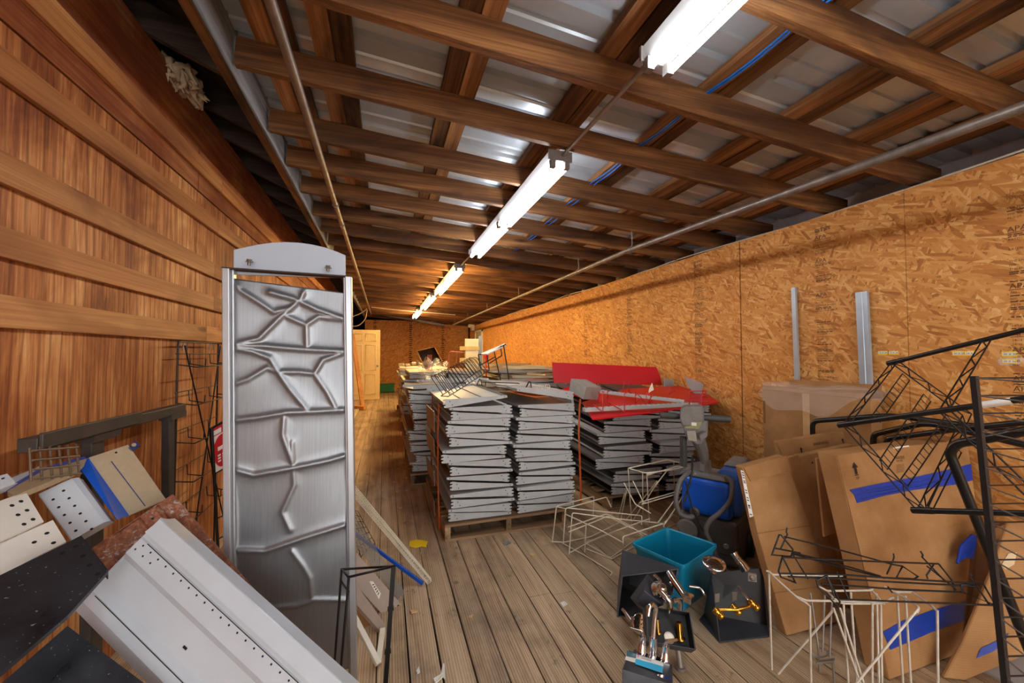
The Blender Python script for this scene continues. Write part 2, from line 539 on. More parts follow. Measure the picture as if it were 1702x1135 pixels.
# ------------------------------------------------------------ far wall with door
m = MB()
for a, b in ((-1.16, -.35), (-.347, .93), (.933, 2.13), (2.133, 3.1)):
    m.bb((a, YF, 0), (b, YF + .012, 2.78))
m.bb((-1.2, YF + .013, 0), (XR + .1, YF + .03, 2.8), 1)
wf = tag(m.build('wall_far', [M['osb_end'], M['gap']], loc=(0, YF, 0)), 'end wall of brown strand board behind the pallets', 'wall', kind='structure')
m = MB()
for x in (.93, 2.13, -.35):
    for i in range(30):
        m.bb((x - .07, YF - .002, 2.55 - i * .075), (x - .07 + rnd.uniform(.07, .14), YF - .001, 2.55 - i * .075 + rnd.uniform(.02, .05)))
ORG[wf.name] = Vector((0, YF, 0))
m.build('printed_stamp', M['ink'], wf)

# ------------------------------------------------------------ roof: corrugated sheets, rafters, purlins, eave beam
m = MB()
prof = []
y = YN - .3
while y < YF + .3:
    prof += [(y, 0), (y + .085, 0), (y + .092, .011), (y + .118, .011), (y + .125, 0), (y + .2, 0), (y + .210, .026), (y + .242, .026), (y + .252, 0)]
    y += .254
xa, xb = -.72, XR + .5
rz = zr(xa) + .185
m.prism(prof, (xa, 0, rz), (0, 1, 0), (0, 0, 1), Vector((xb - xa, 0, -SLOPE * (xb - xa))), caps=False, closed=False)
tag(m.build('ceiling', M['roof'], loc=(0, 0, 2.6)), 'pale corrugated metal roof sheets over the timber purlins', 'roof', kind='structure')
RY = [-3.2, -2.65, -2.1, -1.55, -1.0, -.5, .0, .50, 1.03, 1.58, 2.11, 2.70, 3.13, 3.66] + [4.19 + .55 * i for i in range(21)]
RY = [q for q in RY if q < YF - .1]
for i, y in enumerate(RY):
    m = MB()
    wd = .05 if i % 3 == 0 else .04
    jy = rnd.uniform(-.02, .02)
    a, b = Vector((-.676, y + jy, zr(-.676))), Vector((XR + .24, y - jy, zr(XR + .24)))
    m.bar(a + Vector((0, 0, .07)), b + Vector((0, 0, .07)), wd, .138)
    o = bevel(m.build('rafter_beam', M['rafter']), .003, 1)
    tag(o, 'brown timber rafter under the metal roof', 'rafter', 'timber rafters across the roof', 'structure')
for i, x in enumerate([-.55, -.245, .365, 1.0, 1.58, 2.12, 2.62, 3.02]):
    for s in (0, 1):
        xx = x - .046 + s * .092 if i else x - .0 + s * .09
        m = MB()
        z = zr(xx) + .139 + .0215
        for a, b in ((YN, -.2), (-.197, 3.9), (3.903, 8.1), (8.103, 12.2), (12.203, YF)):
            dz = rnd.uniform(-.001, .001)
            m.bar((xx, a, z + dz), (xx, b, z + dz), .088, .038)
        o = m.build('purlin_beam', M['purlin_d'] if s == (0 if i in (2,) else 1) else M['purlin'])
        tag(o, 'flat purlin board lying across the tops of the rafters', 'purlin', 'purlin boards above the rafters', 'structure')
m = MB(); m.bb((-.73, YN, 2.664), (-.69, YF, 2.952))
tag(m.build('eave_beam', M['beam']), 'weathered gray beam carrying the upper rafter ends', 'beam', kind='structure')
m = MB(); m.bb((-.728, YN, 2.640), (-.692, YF, 2.663))
tag(m.build('ledger_beam', M['purlin_d']), 'brown board under the weathered gray beam', 'beam', kind='structure')
# neighbouring roof, its unlit darkness painted in, over the gap beside the plywood wall
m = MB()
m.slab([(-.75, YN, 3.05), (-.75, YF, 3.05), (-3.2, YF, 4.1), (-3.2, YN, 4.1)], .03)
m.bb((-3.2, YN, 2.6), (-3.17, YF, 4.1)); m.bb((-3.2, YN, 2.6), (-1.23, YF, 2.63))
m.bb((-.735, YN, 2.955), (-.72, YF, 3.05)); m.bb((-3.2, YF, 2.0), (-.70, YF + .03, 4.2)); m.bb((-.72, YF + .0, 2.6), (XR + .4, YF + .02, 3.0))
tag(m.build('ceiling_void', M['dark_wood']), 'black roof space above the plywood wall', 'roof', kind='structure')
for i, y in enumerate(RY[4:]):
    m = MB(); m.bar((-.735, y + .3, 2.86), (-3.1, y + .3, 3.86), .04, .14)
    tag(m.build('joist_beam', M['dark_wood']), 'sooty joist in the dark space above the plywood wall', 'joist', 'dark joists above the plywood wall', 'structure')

# ------------------------------------------------------------ fluorescent fixtures in one line with conduit between
def lx(y): return 1.0 - .0125 * (y - 2)
fixtures = [(-2.45, -.02, 'cool'), (1.30 - 1.24, 1.30, 'cool'), (2.14, 4.50, 'cool'), (5.28, 7.62, 'warm'), (7.99, 10.3, 'warm'), (10.75, 12.9, 'warm')]  # first fixture is unseen, added behind the camera as fill light
LAB = ['white fluorescent fixture with cold light above the camera', 'white fluorescent fixture with cold light over the top edge of the view',
       'twin tube fluorescent fixture with cold white light over the front pallet', 'fluorescent fixture with yellow light next after the cold white one',
       'second yellow fluorescent fixture along the line', 'small yellow fluorescent fixture deepest along the line, near the unlit one']
def light_fixture(y0, y1, kind, label, one_tube_dim=False):
    xc = lx((y0 + y1) / 2); z = zr(xc) - .006
    t = thing('ceiling_light', label, 'ceiling light', (xc, (y0 + y1) / 2, z - .1), 'fluorescent fixtures along the middle of the roof')
    h = MB()
    h.prism([(-.065, 0), (-.045, -.055), (.045, -.055), (.065, 0)], (xc, y0, z), (1, 0, 0), (0, 0, 1), (0, y1 - y0, 0))
    h.build('housing', M['fixture'], t)
    k = 2 if y1 - y0 > 1.6 else 1
    seg = (y1 - y0) / k
    for y in (y0, y1):
        c = MB()
        e = .012 if y == y0 else -.012
        c.box((xc, y, z - .03), (.15, .012, .06))
        for sx in (-.045, .045): c.box((xc + sx, y + e, z - .075), (.03, .03, .05))
        c.build('end_cap', M['fixture_cap'], t)
    for i in range(1, k):
        c = MB(); c.box((xc, y0 + i * seg, z - .062), (.12, .06, .02))
        for sx in (-.045, .045): c.box((xc + sx, y0 + i * seg, z - .08), (.03, .07, .045))
        c.build('lamp_holder', M['fixture_cap'], t)
    for i in range(k):
        for sx in (-.045, .045):
            b = MB(); b.tube([(xc + sx, y0 + i * seg + .035, z - .085), (xc + sx, y0 + (i + 1) * seg - .035, z - .085)], .0165, 10)
            b.build('lamp_tube', M['tube_' + kind], t)
for (y0, y1, kd), lb in zip(fixtures, LAB): light_fixture(y0, y1, kd, lb)
for i, (y0, y1) in enumerate(((1.31, 2.13), (4.51, 5.27), (7.63, 7.98), (10.31, 10.74))):
    m = MB(); m.tube([(lx(y0), y0, zr(lx(y0)) - .03), (lx(y1), y1, zr(lx(y1)) - .03)], .011, 8)
    tag(m.build('conduit', M['conduit']), ['thin conduit linking the first two cold white fixtures', 'short conduit between the cold white fixture and the first yellow one',
        'short conduit between the first and second yellow fixtures', 'conduit between the second and third yellow fixtures'][i], 'conduit', 'conduits between the fixtures')
# unlit strip across the far end
t = thing('ceiling_light', 'unlit grayish strip light hung across the far end of the roof', 'ceiling light', (.9, 14.5, 2.45))
m = MB(); m.bar((-.25, 14.5, 2.76), (2.03, 14.5, 2.39), .12, .07); m.build('housing', M['fixture_cap'], t)
for x in (.15, 1.6):
    m = MB(); zz = 2.76 - .162 * (x + .25); m.tube([(x, 14.5, zz), (x, 14.5, zr(x) + .02)], .006, 5); m.build('hanger', M['conduit'], t)

# ------------------------------------------------------------ pipes under the rafters
def hang_pipe(name, label, pts, r, mat, hy):
    t = thing(name, label, 'pipe', pts[0])
    m = MB(); m.tube(pts, r, 12); m.build('pipe_run', mat, t)
    for y in hy:
        for a, b in zip(pts[:-1], pts[1:]):
            if a[1] <= y <= b[1]:
                f = (y - a[1]) / (b[1] - a[1]); p = Vector(a).lerp(Vector(b), f)
                m = MB()
                m.tube([p + Vector((math.cos(q) * (r + .004), 0, math.sin(q) * (r + .004))) for q in [math.pi * 2 * i / 12 for i in range(12)]], .004, 6, closed=True)
                m.tube([p + Vector((0, 0, r)), p + Vector((.006, 0, r + .03)), (p.x, p.y, zr(p.x) + .02)], .0045, 6)
                m.build('hanger', M['conduit'], t)
hang_pipe('sprinkler_pipe', 'gray pipe hung under the rafters along the strand board wall', [(2.305, -.6, 2.247), (2.25, .80, 2.275), (2.15, 3.2, 2.323), (2.15, 13.2, 2.325)], .022, M['pipe'], (3.13, 4.19, 6.39, 8.59, 10.79, 12.9))
hang_pipe('sprinkler_pipe', 'brownish pipe hung under the rafters beside the gray beam', [(-.40, .4, 2.60), (-.40, 1.75, 2.615), (-.415, 3.4, 2.635), (-.43, 13.2, 2.60)], .021, M['pipe'], (3.66, 4.19, 6.94, 9.14, 11.34))
# blue cables on a purlin
for k_, dx in enumerate((0, .03)):
    m = MB()
    x = 1.50 + dx
    m.tube([(x + .02 * math.sin(y * 1.7 + k_), y, zr(x) + .128 - .02 * math.sin(max(0, min(1, ((y - 1.05) % .54) / .54)) * math.pi)) for y in [0.2 + .09 * i for i in range(70)]], .005, 6)
    tag(m.build('blue_cable', M['blue_wire']), 'blue data cable pair running along a purlin beside the lights', 'cable', 'blue cables along the purlin')
# insulation tuft on top of the plywood wall
m = MB()
q = random.Random(3)
for i in range(70):
    c = Vector((XL + q.uniform(-.01, .07), 2.73 + q.uniform(-.11, .11), 2.95 + q.uniform(-.03, .05)))
    pts = [c]
    for j in range(5): pts.append(pts[-1] + Vector((q.uniform(-.015, .024), q.uniform(-.026, .026), q.uniform(-.034, .01))))
    m.tube(pts, [.016, .02, .018, .013, .008, .002], 6)
o = m.build('insulation_tuft', plain('insulation_wool', srgb(196, 170, 138), .95, 0, .25, 20, .4), smooth=True)
tag(o, 'tuft of pale fibrous insulation hanging over the plywood wall top', 'insulation')

# ------------------------------------------------------------ far door, emergency light, far right door
def panel_door(name, label, o, ux, wd, ht, mat):
    """six panel door: o is the lower corner, ux along its width"""
    o, ux = Vector(o), Vector(ux).normalized(); nz = Vector((0, 0, 1)); nn = ux.cross(nz)
    m = MB()
    m.slab([o, o + ux * wd, o + ux * wd + nz * ht, o + nz * ht], .04, nrm=nn)
    for cx in (.29, .71):
        for z0, z1 in ((.08, .36), (.42, .78), (.84, .94)):
            a = o + ux * (cx - .155) * wd + nz * z0 * ht + nn * .0005; b = ux * .31 * wd; c = nz * (z1 - z0) * ht
            m.tube([a, a + b, a + b + c, a + c], .015, 6, closed=True)
            i_ = .045; a2 = a + ux * i_ + nz * i_
            m.slab([a2 + nn * .006, a2 + b - ux * 2 * i_ + nn * .006, a2 + b + c - ux * 2 * i_ - nz * 2 * i_ + nn * .006, a2 + c - nz * 2 * i_ + nn * .006], .005)
    d = m.build(name, mat, loc=o)
    tag(d, label, 'door', kind='structure')
    return d
d = panel_door('door_1', 'cream six panel door standing open at the far end', (-1.06, 12.53, .01), (1, 0, 0), .92, 2.06, plain('cream_door_paint', srgb(232, 212, 158), .5, 0, .05))
m = MB()
m.lathe([(.012, 0), (.012, .03), (.028, .04), (.028, .06), (.015, .07)], Vector((-.21, 12.53, 1.0)), (0, -1, 0), 12); m.build('knob', M['conduit'], d)
m = MB()
m.bb((XR - .02, 13.0, 0), (XR, 13.9, 2.12)); m.bb((XR - .05, 12.93, 0), (XR, 13.0, 2.18), 1); m.bb((XR - .05, 13.9, 0), (XR, 13.97, 2.18), 1); m.bb((XR - .05, 12.93, 2.12), (XR, 13.97, 2.19), 1)
tag(m.build('door_2', [plain('gray_green_door', srgb(176, 176, 160), .5), M['white_paint']]), 'gray door in the strand board wall at the far end', 'door', kind='structure')
t = thing('emergency_light', 'white twin head emergency light high in the far corner', 'emergency light', (XR - .1, 14.3, 2.2))
m = MB(); m.box((XR - .06, 14.3, 2.34), (.1, .3, .28)); bevel(m.build('housing', M['white_paint'], t), .01)
for yy in (14.22, 14.38):
    m = MB(); m.lathe([(.03, 0), (.07, .05), (.075, .07)], Vector((XR - .11, yy, 2.38)), (-.7, -.6, .1), 12); m.build('lamp_head', M['white_paint'], t)
# loose cables by the far left corner
for i, pts in enumerate(([(-.47, 11.2, 2.55), (-.6, 11.3, 2.45), (-.85, 11.4, 2.35), (-1.0, 11.5, 2.2), (-1.08, 11.6, 2.15)], [(-.47, 11.3, 2.53), (-.5, 11.4, 2.3), (-.7, 11.5, 2.1), (-.95, 11.6, 2.12), (-1.1, 11.7, 2.2)], [(-.36, 11.2, 2.6), (.2, 11.25, 2.56), (1.0, 11.3, 2.52), (1.9, 11.3, 2.47)])):
    m = MB(); m.tube(fillet(pts, .2), .012, 6)
    tag(m.build('loose_cable', M['white_wire']), ['slack white cable drooping at the left end of the far roof', 'lower white cable drooping near the cream door', 'white cable strung across under the far rafters'][i], 'cable')
# ------------------------------------------------------------ pallets and stacks of store shelves
M['steel'] = plain('gray_shelf_enamel', srgb(176, 178, 178), .42, .0, .07, 6)
M['steel2'] = plain('darker_gray_shelf_enamel', srgb(164, 166, 167), .45, .0, .10, 6)
M['deck_brown'] = plain('brown_shelf_enamel', srgb(128, 98, 78), .5, 0, .15, 6)  # deck brown holds the floor's reflection; the brown sheets share it
M['deck_dark'] = plain('dark_shelf_underside', srgb(92, 88, 86), .5, 0, .15, 6)
M['deck_cream'] = plain('cream_shelf_enamel', srgb(196, 186, 160), .5, 0, .10, 6)
M['steel_cream'] = plain('cream_shelf_bracket', srgb(190, 176, 140), .5, 0, .10, 6)
M['hole'] = plain('dark_slot', srgb(20, 20, 22), .9)
M['pallet'] = wood('pallet_wood', srgb(92, 70, 50), srgb(142, 112, 82), srgb(176, 146, 110), 1, .75, srgb(70, 54, 42), .5)
M['pallet_x'] = wood('pallet_wood_cross', srgb(92, 70, 50), srgb(142, 112, 82), srgb(176, 146, 110), 0, .75, srgb(70, 54, 42), .5)
M['orange'] = plain('orange_strap', srgb(212, 92, 36), .5)
M['red_strap'] = plain('red_strap', srgb(160, 52, 36), .5)


def pallet(label, x0, y0, wd, L, rz=0.0):
    t = thing('wood_pallet', label, 'pallet', (x0, y0, 0), 'wooden pallets under the shelf stacks', rz=rz)
    ORG[t.name] = Vector((0, 0, 0))
    for i in range(7):
        y = i * (L - .10) / 6
        m = MB(); m.bb((0, y, .102), (wd, y + .10, .12)); m.build('deck_board', M['pallet_x'], t)
    for x in (0, wd / 2 - .02, wd - .04):
        m = MB(); m.bb((x, 0, .018), (x + .04, L, .101)); m.build('stringer', M['pallet'], t)
    for y in (0, L / 2 - .05, L - .10):
        m = MB(); m.bb((0, y, .0), (wd, y + .10, .017)); m.build('bottom_board', M['pallet_x'], t)
    return t


SD = .465


def shelf_proto(L, steel, deck):
    t = thing('store_shelf', 'x', 'shelf', (0, 0, 0))
    D = SD
    m = MB()
    m.bb((.004, .003, 0), (D - .002, L - .003, .003)); m.bb((D - .004, .003, .003), (D - .001, L - .003, .019)); m.bb((.006, .003, .003), (.009, L - .003, .016))
    for x in (.16, .31): m.bb((x, .004, .003), (x + .03, L - .004, .012))
    m.build('deck', deck, t)
    prof = [(0, 0), (D, 0), (D + .002, .004), (D, .018), (D - .03, .021), (.04, .057), (.012, .063), (0, .065), (-.016, .062), (-.020, .052), (-.003, .049), (-.003, .042), (-.020, .038), (-.021, .028), (-.003, .025), (-.003, .018), (-.018, .014), (-.017, .004)]
    for y in (0, L - .002):
        m = MB(); m.prism(prof, (0, y, 0), (1, 0, 0), (0, 0, 1), (0, .002, 0))
        yy = y - .0004
        for x, z in ((.03, .042), (.045, .015), (.445, .010)):
            m.disc((x, yy, z), (0, -1, 0), .0042, 6, 1)
        m.build('bracket', [steel, M['hole']], t)
    return t


ORDW = ['topmost', 'second', 'third', 'fourth', 'fifth', 'sixth', 'seventh', 'eighth', 'ninth', 'tenth', 'eleventh', 'twelfth', 'thirteenth', 'fourteenth', 'fifteenth', 'sixteenth', 'seventeenth', 'eighteenth', 'nineteenth', 'twentieth', 'twenty-first', 'twenty-second']


def place_shelf(proto, used, x, y, z, flip, tilt, roll, yaw, label, group):
    """x, y, z: hook-side or front-side low corner of the nested slot; flip turns the shelf over"""
    R = Matrix.Rotation(yaw, 3, 'Z') @ Matrix.Rotation(tilt, 3, 'X') @ Matrix.Rotation(roll, 3, 'Y')
    loc = Vector((x, y, z))
    if flip:
        loc = loc + R @ Vector((SD, 0, .091))
        R = R @ Matrix.Rotation(math.pi, 3, 'Y')
    e = R.to_euler()
    if not used:
        proto.location = loc; proto.rotation_euler = e; proto['label'] = label; proto['group'] = group
        used.append(1); return proto
    return dup_tree(proto, loc, e, label, group)


def stack(protos, x0, y0, z0, layers, cols, where, group, seed, fan=0.0, xo=None, wobble=.03, yj=.02, mess=.4, slack=.004):
    """nested pairs of shelves, one right way up over one turned over, layer by layer"""
    q = random.Random(seed)
    z, tilt = z0, 0.0
    for k in range(0, layers, 2):
        ox, oy, yaw = q.uniform(-wobble, wobble), q.uniform(-yj, yj), q.uniform(-.012, .012)
        if xo: ox += xo(k / layers)
        rise = 0
        for cx, cname in cols:
            roll = q.uniform(-.006, .006); ez = 0
            if q.random() < mess:
                roll = q.choice((-1, 1)) * q.uniform(.012, .03); ez = abs(roll) * SD
            for j in (0, 1):
                if k + j >= layers: continue
                pr, us = protos[q.randrange(len(protos))]
                rank = layers - 1 - k - j
                lab = ('cream' if pr is pD[0] else 'gray') + ' metal shelf, %s, %s of %s' % ('topmost' if rank == 0 else ORDW[rank] + ' from top', cname, where)
                r2 = roll + (q.uniform(-.004, .004) if j else 0)
                zz = z + .002 + (ez if roll > 0 else 0) + (.003 if j else 0)
                place_shelf(pr, us, x0 + cx + ox + (q.uniform(-.026, .004) if j else q.uniform(-.004, .026)), y0 + oy + q.uniform(-.012, .012), zz, j == 1, tilt, r2, yaw, lab, group)
            rise = max(rise, .0965 + ez)
        z += rise + slack; tilt += fan


pA = (shelf_proto(1.22, M['steel'], M['steel']), []); pB = (shelf_proto(1.22, M['steel'], M['deck_brown']), []); pC = (shelf_proto(1.22, M['steel2'], M['deck_dark']), [])
pD = (shelf_proto(1.22, M['steel_cream'], M['deck_cream']), []); pE = (shelf_proto(1.22, M['steel2'], M['deck_brown']), []); pF = (shelf_proto(1.22, M['steel2'], M['deck_cream']), [])

pallet('wooden pallet under the tall front stack of gray shelves', .425, 2.93, .97, 1.22, .012)
stack([pA, pA, pA, pB], .445, 2.95, .124, 16, [(0, 'aisle column'), (SD + .07, 'inner column')], 'front pallet', 'gray shelves on the front pallet', 5, 0.0, None, .03, .02, .25, .001)
# the two shelves propped like a low roof on top of the front stack
place_shelf(pA[0], [1], .43, 2.92, .966, False, 0, -.13, .0, 'gray metal shelf sloping up to the middle on top of the front pallet', 'gray shelves on the front pallet')
place_shelf(pA[0], [1], .965, 2.92, 1.0, True, 0, .075, .0, 'gray metal shelf sloping down to the right on top of the front pallet', 'gray shelves on the front pallet')

pallet('wooden pallet under the gray shelves beside the floor scrubber', 1.86, 3.08, 1.05, 1.22, .05)
stack([pC, pC, pA], 1.84, 3.06, .124, 14, [(0, 'outer column'), (SD + .09, 'wall column')], 'pallet under red panels', 'gray shelves on the pallet under the red panels', 9,
      .0185, lambda f: (.05 if f < .2 else (-.06 if f < .75 else .07)), .04, .04, .15, .009)

pallet('wooden pallet behind the front pallet by the aisle', .26, 4.27, .98, 1.22)
stack([pB, pE, pA], .28, 4.29, .124, 16, [(0, 'aisle column'), (SD + .07, 'inner column')], 'second pallet by the aisle', 'shelves on the second pallet by the aisle', 12, 0, None, .04)
pallet('third wooden pallet along the aisle', .28, 5.75, .98, 1.22)
stack([pE, pB, pF], .30, 5.77, .124, 18, [(0, 'aisle column'), (SD + .07, 'inner column')], 'third pallet by the aisle', 'shelves on the third pallet by the aisle', 13, 0, None, .04)
pallet('fourth wooden pallet along the aisle', .28, 7.3, .98, 1.22)
stack([pD, pF, pE], .30, 7.32, .124, 18, [(0, 'aisle column'), (SD + .07, 'inner column')], 'fourth pallet by the aisle', 'shelves on the fourth pallet by the aisle', 14, 0, None, .04)
pallet('fifth wooden pallet along the aisle, deepest in the room', .28, 8.9, .98, 1.22)
stack([pD, pD, pF], .30, 8.92, .124, 18, [(0, 'aisle column'), (SD + .07, 'inner column')], 'fifth pallet by the aisle', 'shelves on the fifth pallet by the aisle', 15, 0, None, .04)
pallet('wooden pallet against the strand board wall behind the red panel', 1.75, 4.75, 1.0, 1.22)
stack([pC, pF, pA], 1.77, 4.77, .124, 16, [(0, 'aisle column'), (SD + .07, 'inner column')], 'pallet behind the red panel', 'shelves on the pallet behind the red panel', 16, 0, None, .04)
pallet('wooden pallet of cream shelves farther along the strand board wall', 1.75, 6.25, 1.0, 1.22)
stack([pF, pD], 1.77, 6.27, .124, 18, [(0, 'aisle column'), (SD + .07, 'inner column')], 'cream pallet along the wall', 'shelves on the cream pallet along the wall', 17, 0, None, .04)

# straps
def strap(label, pts, wd, nrm, mat):
    m = MB(); pts = [Vector(p) for p in pts]; n_ = Vector(nrm).normalized()
    for a, b in zip(pts[:-1], pts[1:]):
        s = (b - a).cross(n_).normalized() * wd / 2
        m.slab([a - s, b - s, b + s, a + s], .0012, nrm=n_)
    tag(m.build('packing_strap', mat), label, 'strap')
strap('broad orange strap down the aisle side of the front stack', [(.395, 3.02, .06), (.385, 3.03, .4), (.383, 3.04, .75), (.39, 3.05, .98)], .022, (-1, -.3, 0), M['orange'])
strap('thin red strap hanging down beside the second aisle pallet', [(.405, 3.62, .2), (.40, 3.63, .6), (.41, 3.64, 1.0)], .02, (-1, -.4, 0), M['red_strap'])
strap('loose orange strap hanging in front of the dark shelf edges beside the front stack', [(1.74, 3.36, .94), (1.72, 3.34, .86), (1.69, 3.30, .66), (1.69, 3.28, .4), (1.70, 3.28, .02)], .016, (-.6, -.8, 0), M['orange'])
strap('orange strap lying across the cream shelf tops left of the red panel', [(1.66, 4.66, 1.032), (1.80, 4.80, 1.034), (2.05, 4.86, 1.034)], .02, (0, -.3, 1), M['orange'])
# ------------------------------------------------------------ silver creased display panel
M['alu'] = plain('silver_frame', srgb(176, 180, 186), .35, .6, .05, 5)
M['header'] = plain('pale_blue_gray_board', srgb(176, 186, 200), .5, 0, .03, 3)


def mat_brushed():
    k = NT('brushed_steel_sheet')
    g = k.noise(k.coord((220, 220, 1.2), rand=False), 1.0, 3, .6)
    s = k.noise(k.coord((3, 3, 2), rand=False), 1.0, 4, .6)
    col = k.mix(k.ramp(g, [(.3, gray(0)), (.7, gray(1))]), srgb(138, 142, 148), srgb(150, 154, 160))
    r = k.math('ADD', k.math('MULTIPLY', s, .14), .38)
    k.bump(g, .03, .001)
    return k.out(col, r, .85)


M['brushed'] = mat_brushed()
PY = 1.70
t = thing('display_stand', 'tall creased silver metal panel in a gray frame with a curved header board', 'display panel', (-.33, PY, 0))
TL, TR, BL, BR = P(368, 443, Y=PY), P(584, 458, Y=PY), P(373.5, 1150, Y=PY), P(594, 1152, Y=PY)
BL.z = BR.z = 0.0
def edge(a, b, z): return a.lerp(b, (z - a.z) / (b.z - a.z))
for a, b, s in ((BL, TL, 1), (BR, TR, -1)):
    m = MB()
    e = Vector((s * .024, 0, 0))
    m.slab([a, a + e, b + e, b] if s > 0 else [a + e, a, b, b + e], .05, nrm=(0, -1, 0))
    m.slab([a + e * 1.0 + Vector((0, .02, 0)), a + e * 1.35 + Vector((0, .02, 0)), b + e * 1.35 + Vector((0, .02, 0)), b + e + Vector((0, .02, 0))] if s > 0 else
           [a + e * 1.35 + Vector((0, .02, 0)), a + e + Vector((0, .02, 0)), b + e + Vector((0, .02, 0)), b + e * 1.35 + Vector((0, .02, 0))], .03, nrm=(0, -1, 0))
    bevel(m.build('side_post', M['alu'], t), .003)
m = MB(); m.bar(TL + Vector((0, .025, -.003)), TR + Vector((0, .025, -.003)), .05, .005); m.build('top_bar', M['dark_wood'], t)
creases = [
 [(389, 459), (399, 482), (431, 502), (456, 519)], [(456, 519), (484, 512), (501, 496), (509, 475), (512, 463)], [(449, 486), (487, 496), (501, 502), (526, 514), (572, 530)],
 [(484, 512), (466, 528), (431, 563), (382, 574)], [(473, 524), (509, 540), (530, 526), (570, 531)], [(509, 540), (510, 577)], [(382, 574), (438, 575), (509, 581), (572, 584)],
 [(382, 577), (420, 584), (449, 595), (463, 618), (484, 648), (512, 681)], [(378, 642), (413, 630), (445, 611), (463, 618)], [(463, 618), (498, 618), (523, 621), (537, 598), (572, 586)],
 [(523, 621), (544, 651), (558, 678)], [(378, 699), (430, 693), (477, 685), (572, 681)], [(473, 694), (471, 722), (487, 768)], [(381, 777), (423, 788), (486, 777), (546, 765), (578, 756)],
 [(486, 735), (488, 777), (490, 805), (469, 851), (483, 880)], [(388, 915), (441, 915), (511, 890), (578, 869)], [(486, 915), (504, 939), (516, 960), (518, 994)], [(455, 1010), (493, 1006), (522, 996), (581, 996)]]
amps = [.011, .012, .013, .012, .010, .009, .013, .012, .010, .011, .009, .014, .009, .014, .007, .014, .007, .010]
SY = PY + .032
cw = [([P(x, y, Y=SY) for x, y in c], a) for c, a in zip(creases, amps)]
def crease_h(x, z):
    h = 0
    for pts, a in cw:
        best = 9
        for p, q in zip(pts[:-1], pts[1:]):
            dx, dz = q.x - p.x, q.z - p.z; L2 = dx * dx + dz * dz
            u = max(0, min(1, ((x - p.x) * dx + (z - p.z) * dz) / L2))
            d = math.hypot(x - p.x - u * dx, z - p.z - u * dz)
            if d < best: best = d
        if best < .05: h = max(h, a * (math.exp(-(best / .0075) ** 2) * .7 + math.exp(-(best / .024) ** 2) * .3))
    return h + .004 * math.sin(x * 9 + z * 5) + .003 * math.sin(z * 11 - x * 6)
def sheet(u, v):
    z0 = .075 + .045 * u
    z = z0 + (1.642 - .035 * u - z0) * v
    a, b = edge(BL, TL, z), edge(BR, TR, z)
    x = a.x + .026 + (b.x - a.x - .052) * u
    e = min(1, min(u, 1 - u) / .03, min(v, 1 - v) / .015)
    return Vector((x, SY - crease_h(x, z) * max(0, e), z))
m = MB(); m.grid(sheet, 84, 250)
b0 = len(m.v)
o = m.build('steel_sheet', M['brushed'], t)
sm = o.modifiers.new('s', 'SOLIDIFY'); sm.thickness = .0015; sm.offset = 1
m = MB()
hp = [P(388, 456, Y=PY + .056), P(574, 462, Y=PY + .056)]
arc = [P(x, y, Y=PY + .056) for x, y in ((574, 424), (560, 418), (540, 411), (518, 406), (496, 403), (474, 402), (452, 403), (430, 406), (408, 410.5), (388, 415))]
m.slab(hp + arc, .012, nrm=(0, -1, 0)); bevel(m.build('header_board', M['header'], t), .002)
for x, y in ((414, 441), (545, 451)):
    m = MB(); c = P(x, y, Y=PY + .02); m.lathe([(.006, 0), (.006, .018), (.009, .019), (.009, .023)], c, (0, 0, 1), 10); m.tube([c + Vector((-.012, 0, .012)), c + Vector((0, 0, .022)), c + Vector((.012, 0, .012))], .003, 6)
    m.build('thumb_screw', M['conduit'], t)

# ------------------------------------------------------------ heap of decks and panels against the plywood wall
M['white_enamel'] = plain('white_shelf_enamel', srgb(190, 197, 206), .30, .0, .05, 5)
M['cream_enamel'] = plain('off_white_enamel', srgb(216, 212, 204), .5, 0, .07, 7)
M['blue_enamel'] = plain('bright_blue_enamel', srgb(14, 76, 178), .4, 0, .08)
M['beige_enamel'] = plain('beige_enamel', srgb(168, 148, 118), .55, 0, .06, 40)
M['black_iron'] = plain('black_iron', srgb(34, 34, 36), .5, .2, .3, 10)


def mat_black_panel():
    k = NT('scuffed_black_enamel')
    s = k.noise(k.coord((1, 1, 1)), 120, 2, .5)
    b = k.noise(k.coord((1, 1, 1)), 6, 4, .6)
    c = k.ramp(b, [(.3, srgb(24, 26, 31)), (.7, srgb(50, 54, 62))])
    c = k.mix(k.ramp(s, [(.70, gray(0)), (.75, gray(.8))]), c, srgb(170, 172, 172))
    return k.out(c, k.ramp(b, [(.3, gray(.22)), (.7, gray(.5))]), .1)


def mat_rust():
    k = NT('rusted_white_enamel')
    v = k.coord((1, 1, 1), rand=False)
    n1 = k.noise(v, 9, 6, .75, .3); n2 = k.noise(v, 60, 3, .7)
    f = k.math('ADD', k.math('MULTIPLY', n1, .75), k.math('MULTIPLY', n2, .25))
    rust = k.ramp(n2, [(.3, srgb(96, 52, 34)), (.55, srgb(138, 84, 58)), (.75, srgb(182, 132, 100))])
    c = k.mix(k.ramp(f, [(.36, gray(0)), (.43, gray(1))]), srgb(196, 194, 190), rust)
    k.bump(f, .3, .003)
    return k.out(c, .7)


M['black_panel'] = mat_black_panel(); M['rust'] = mat_rust()


def frame_of(A, U, V):
    u = (U - A).normalized(); v = V - A; v = v - u * v.dot(u); n_ = u.cross(v.normalized())
    return A, u, v.normalized(), n_, v.length


def up(n_): return n_ if n_.z > 0 else -n_


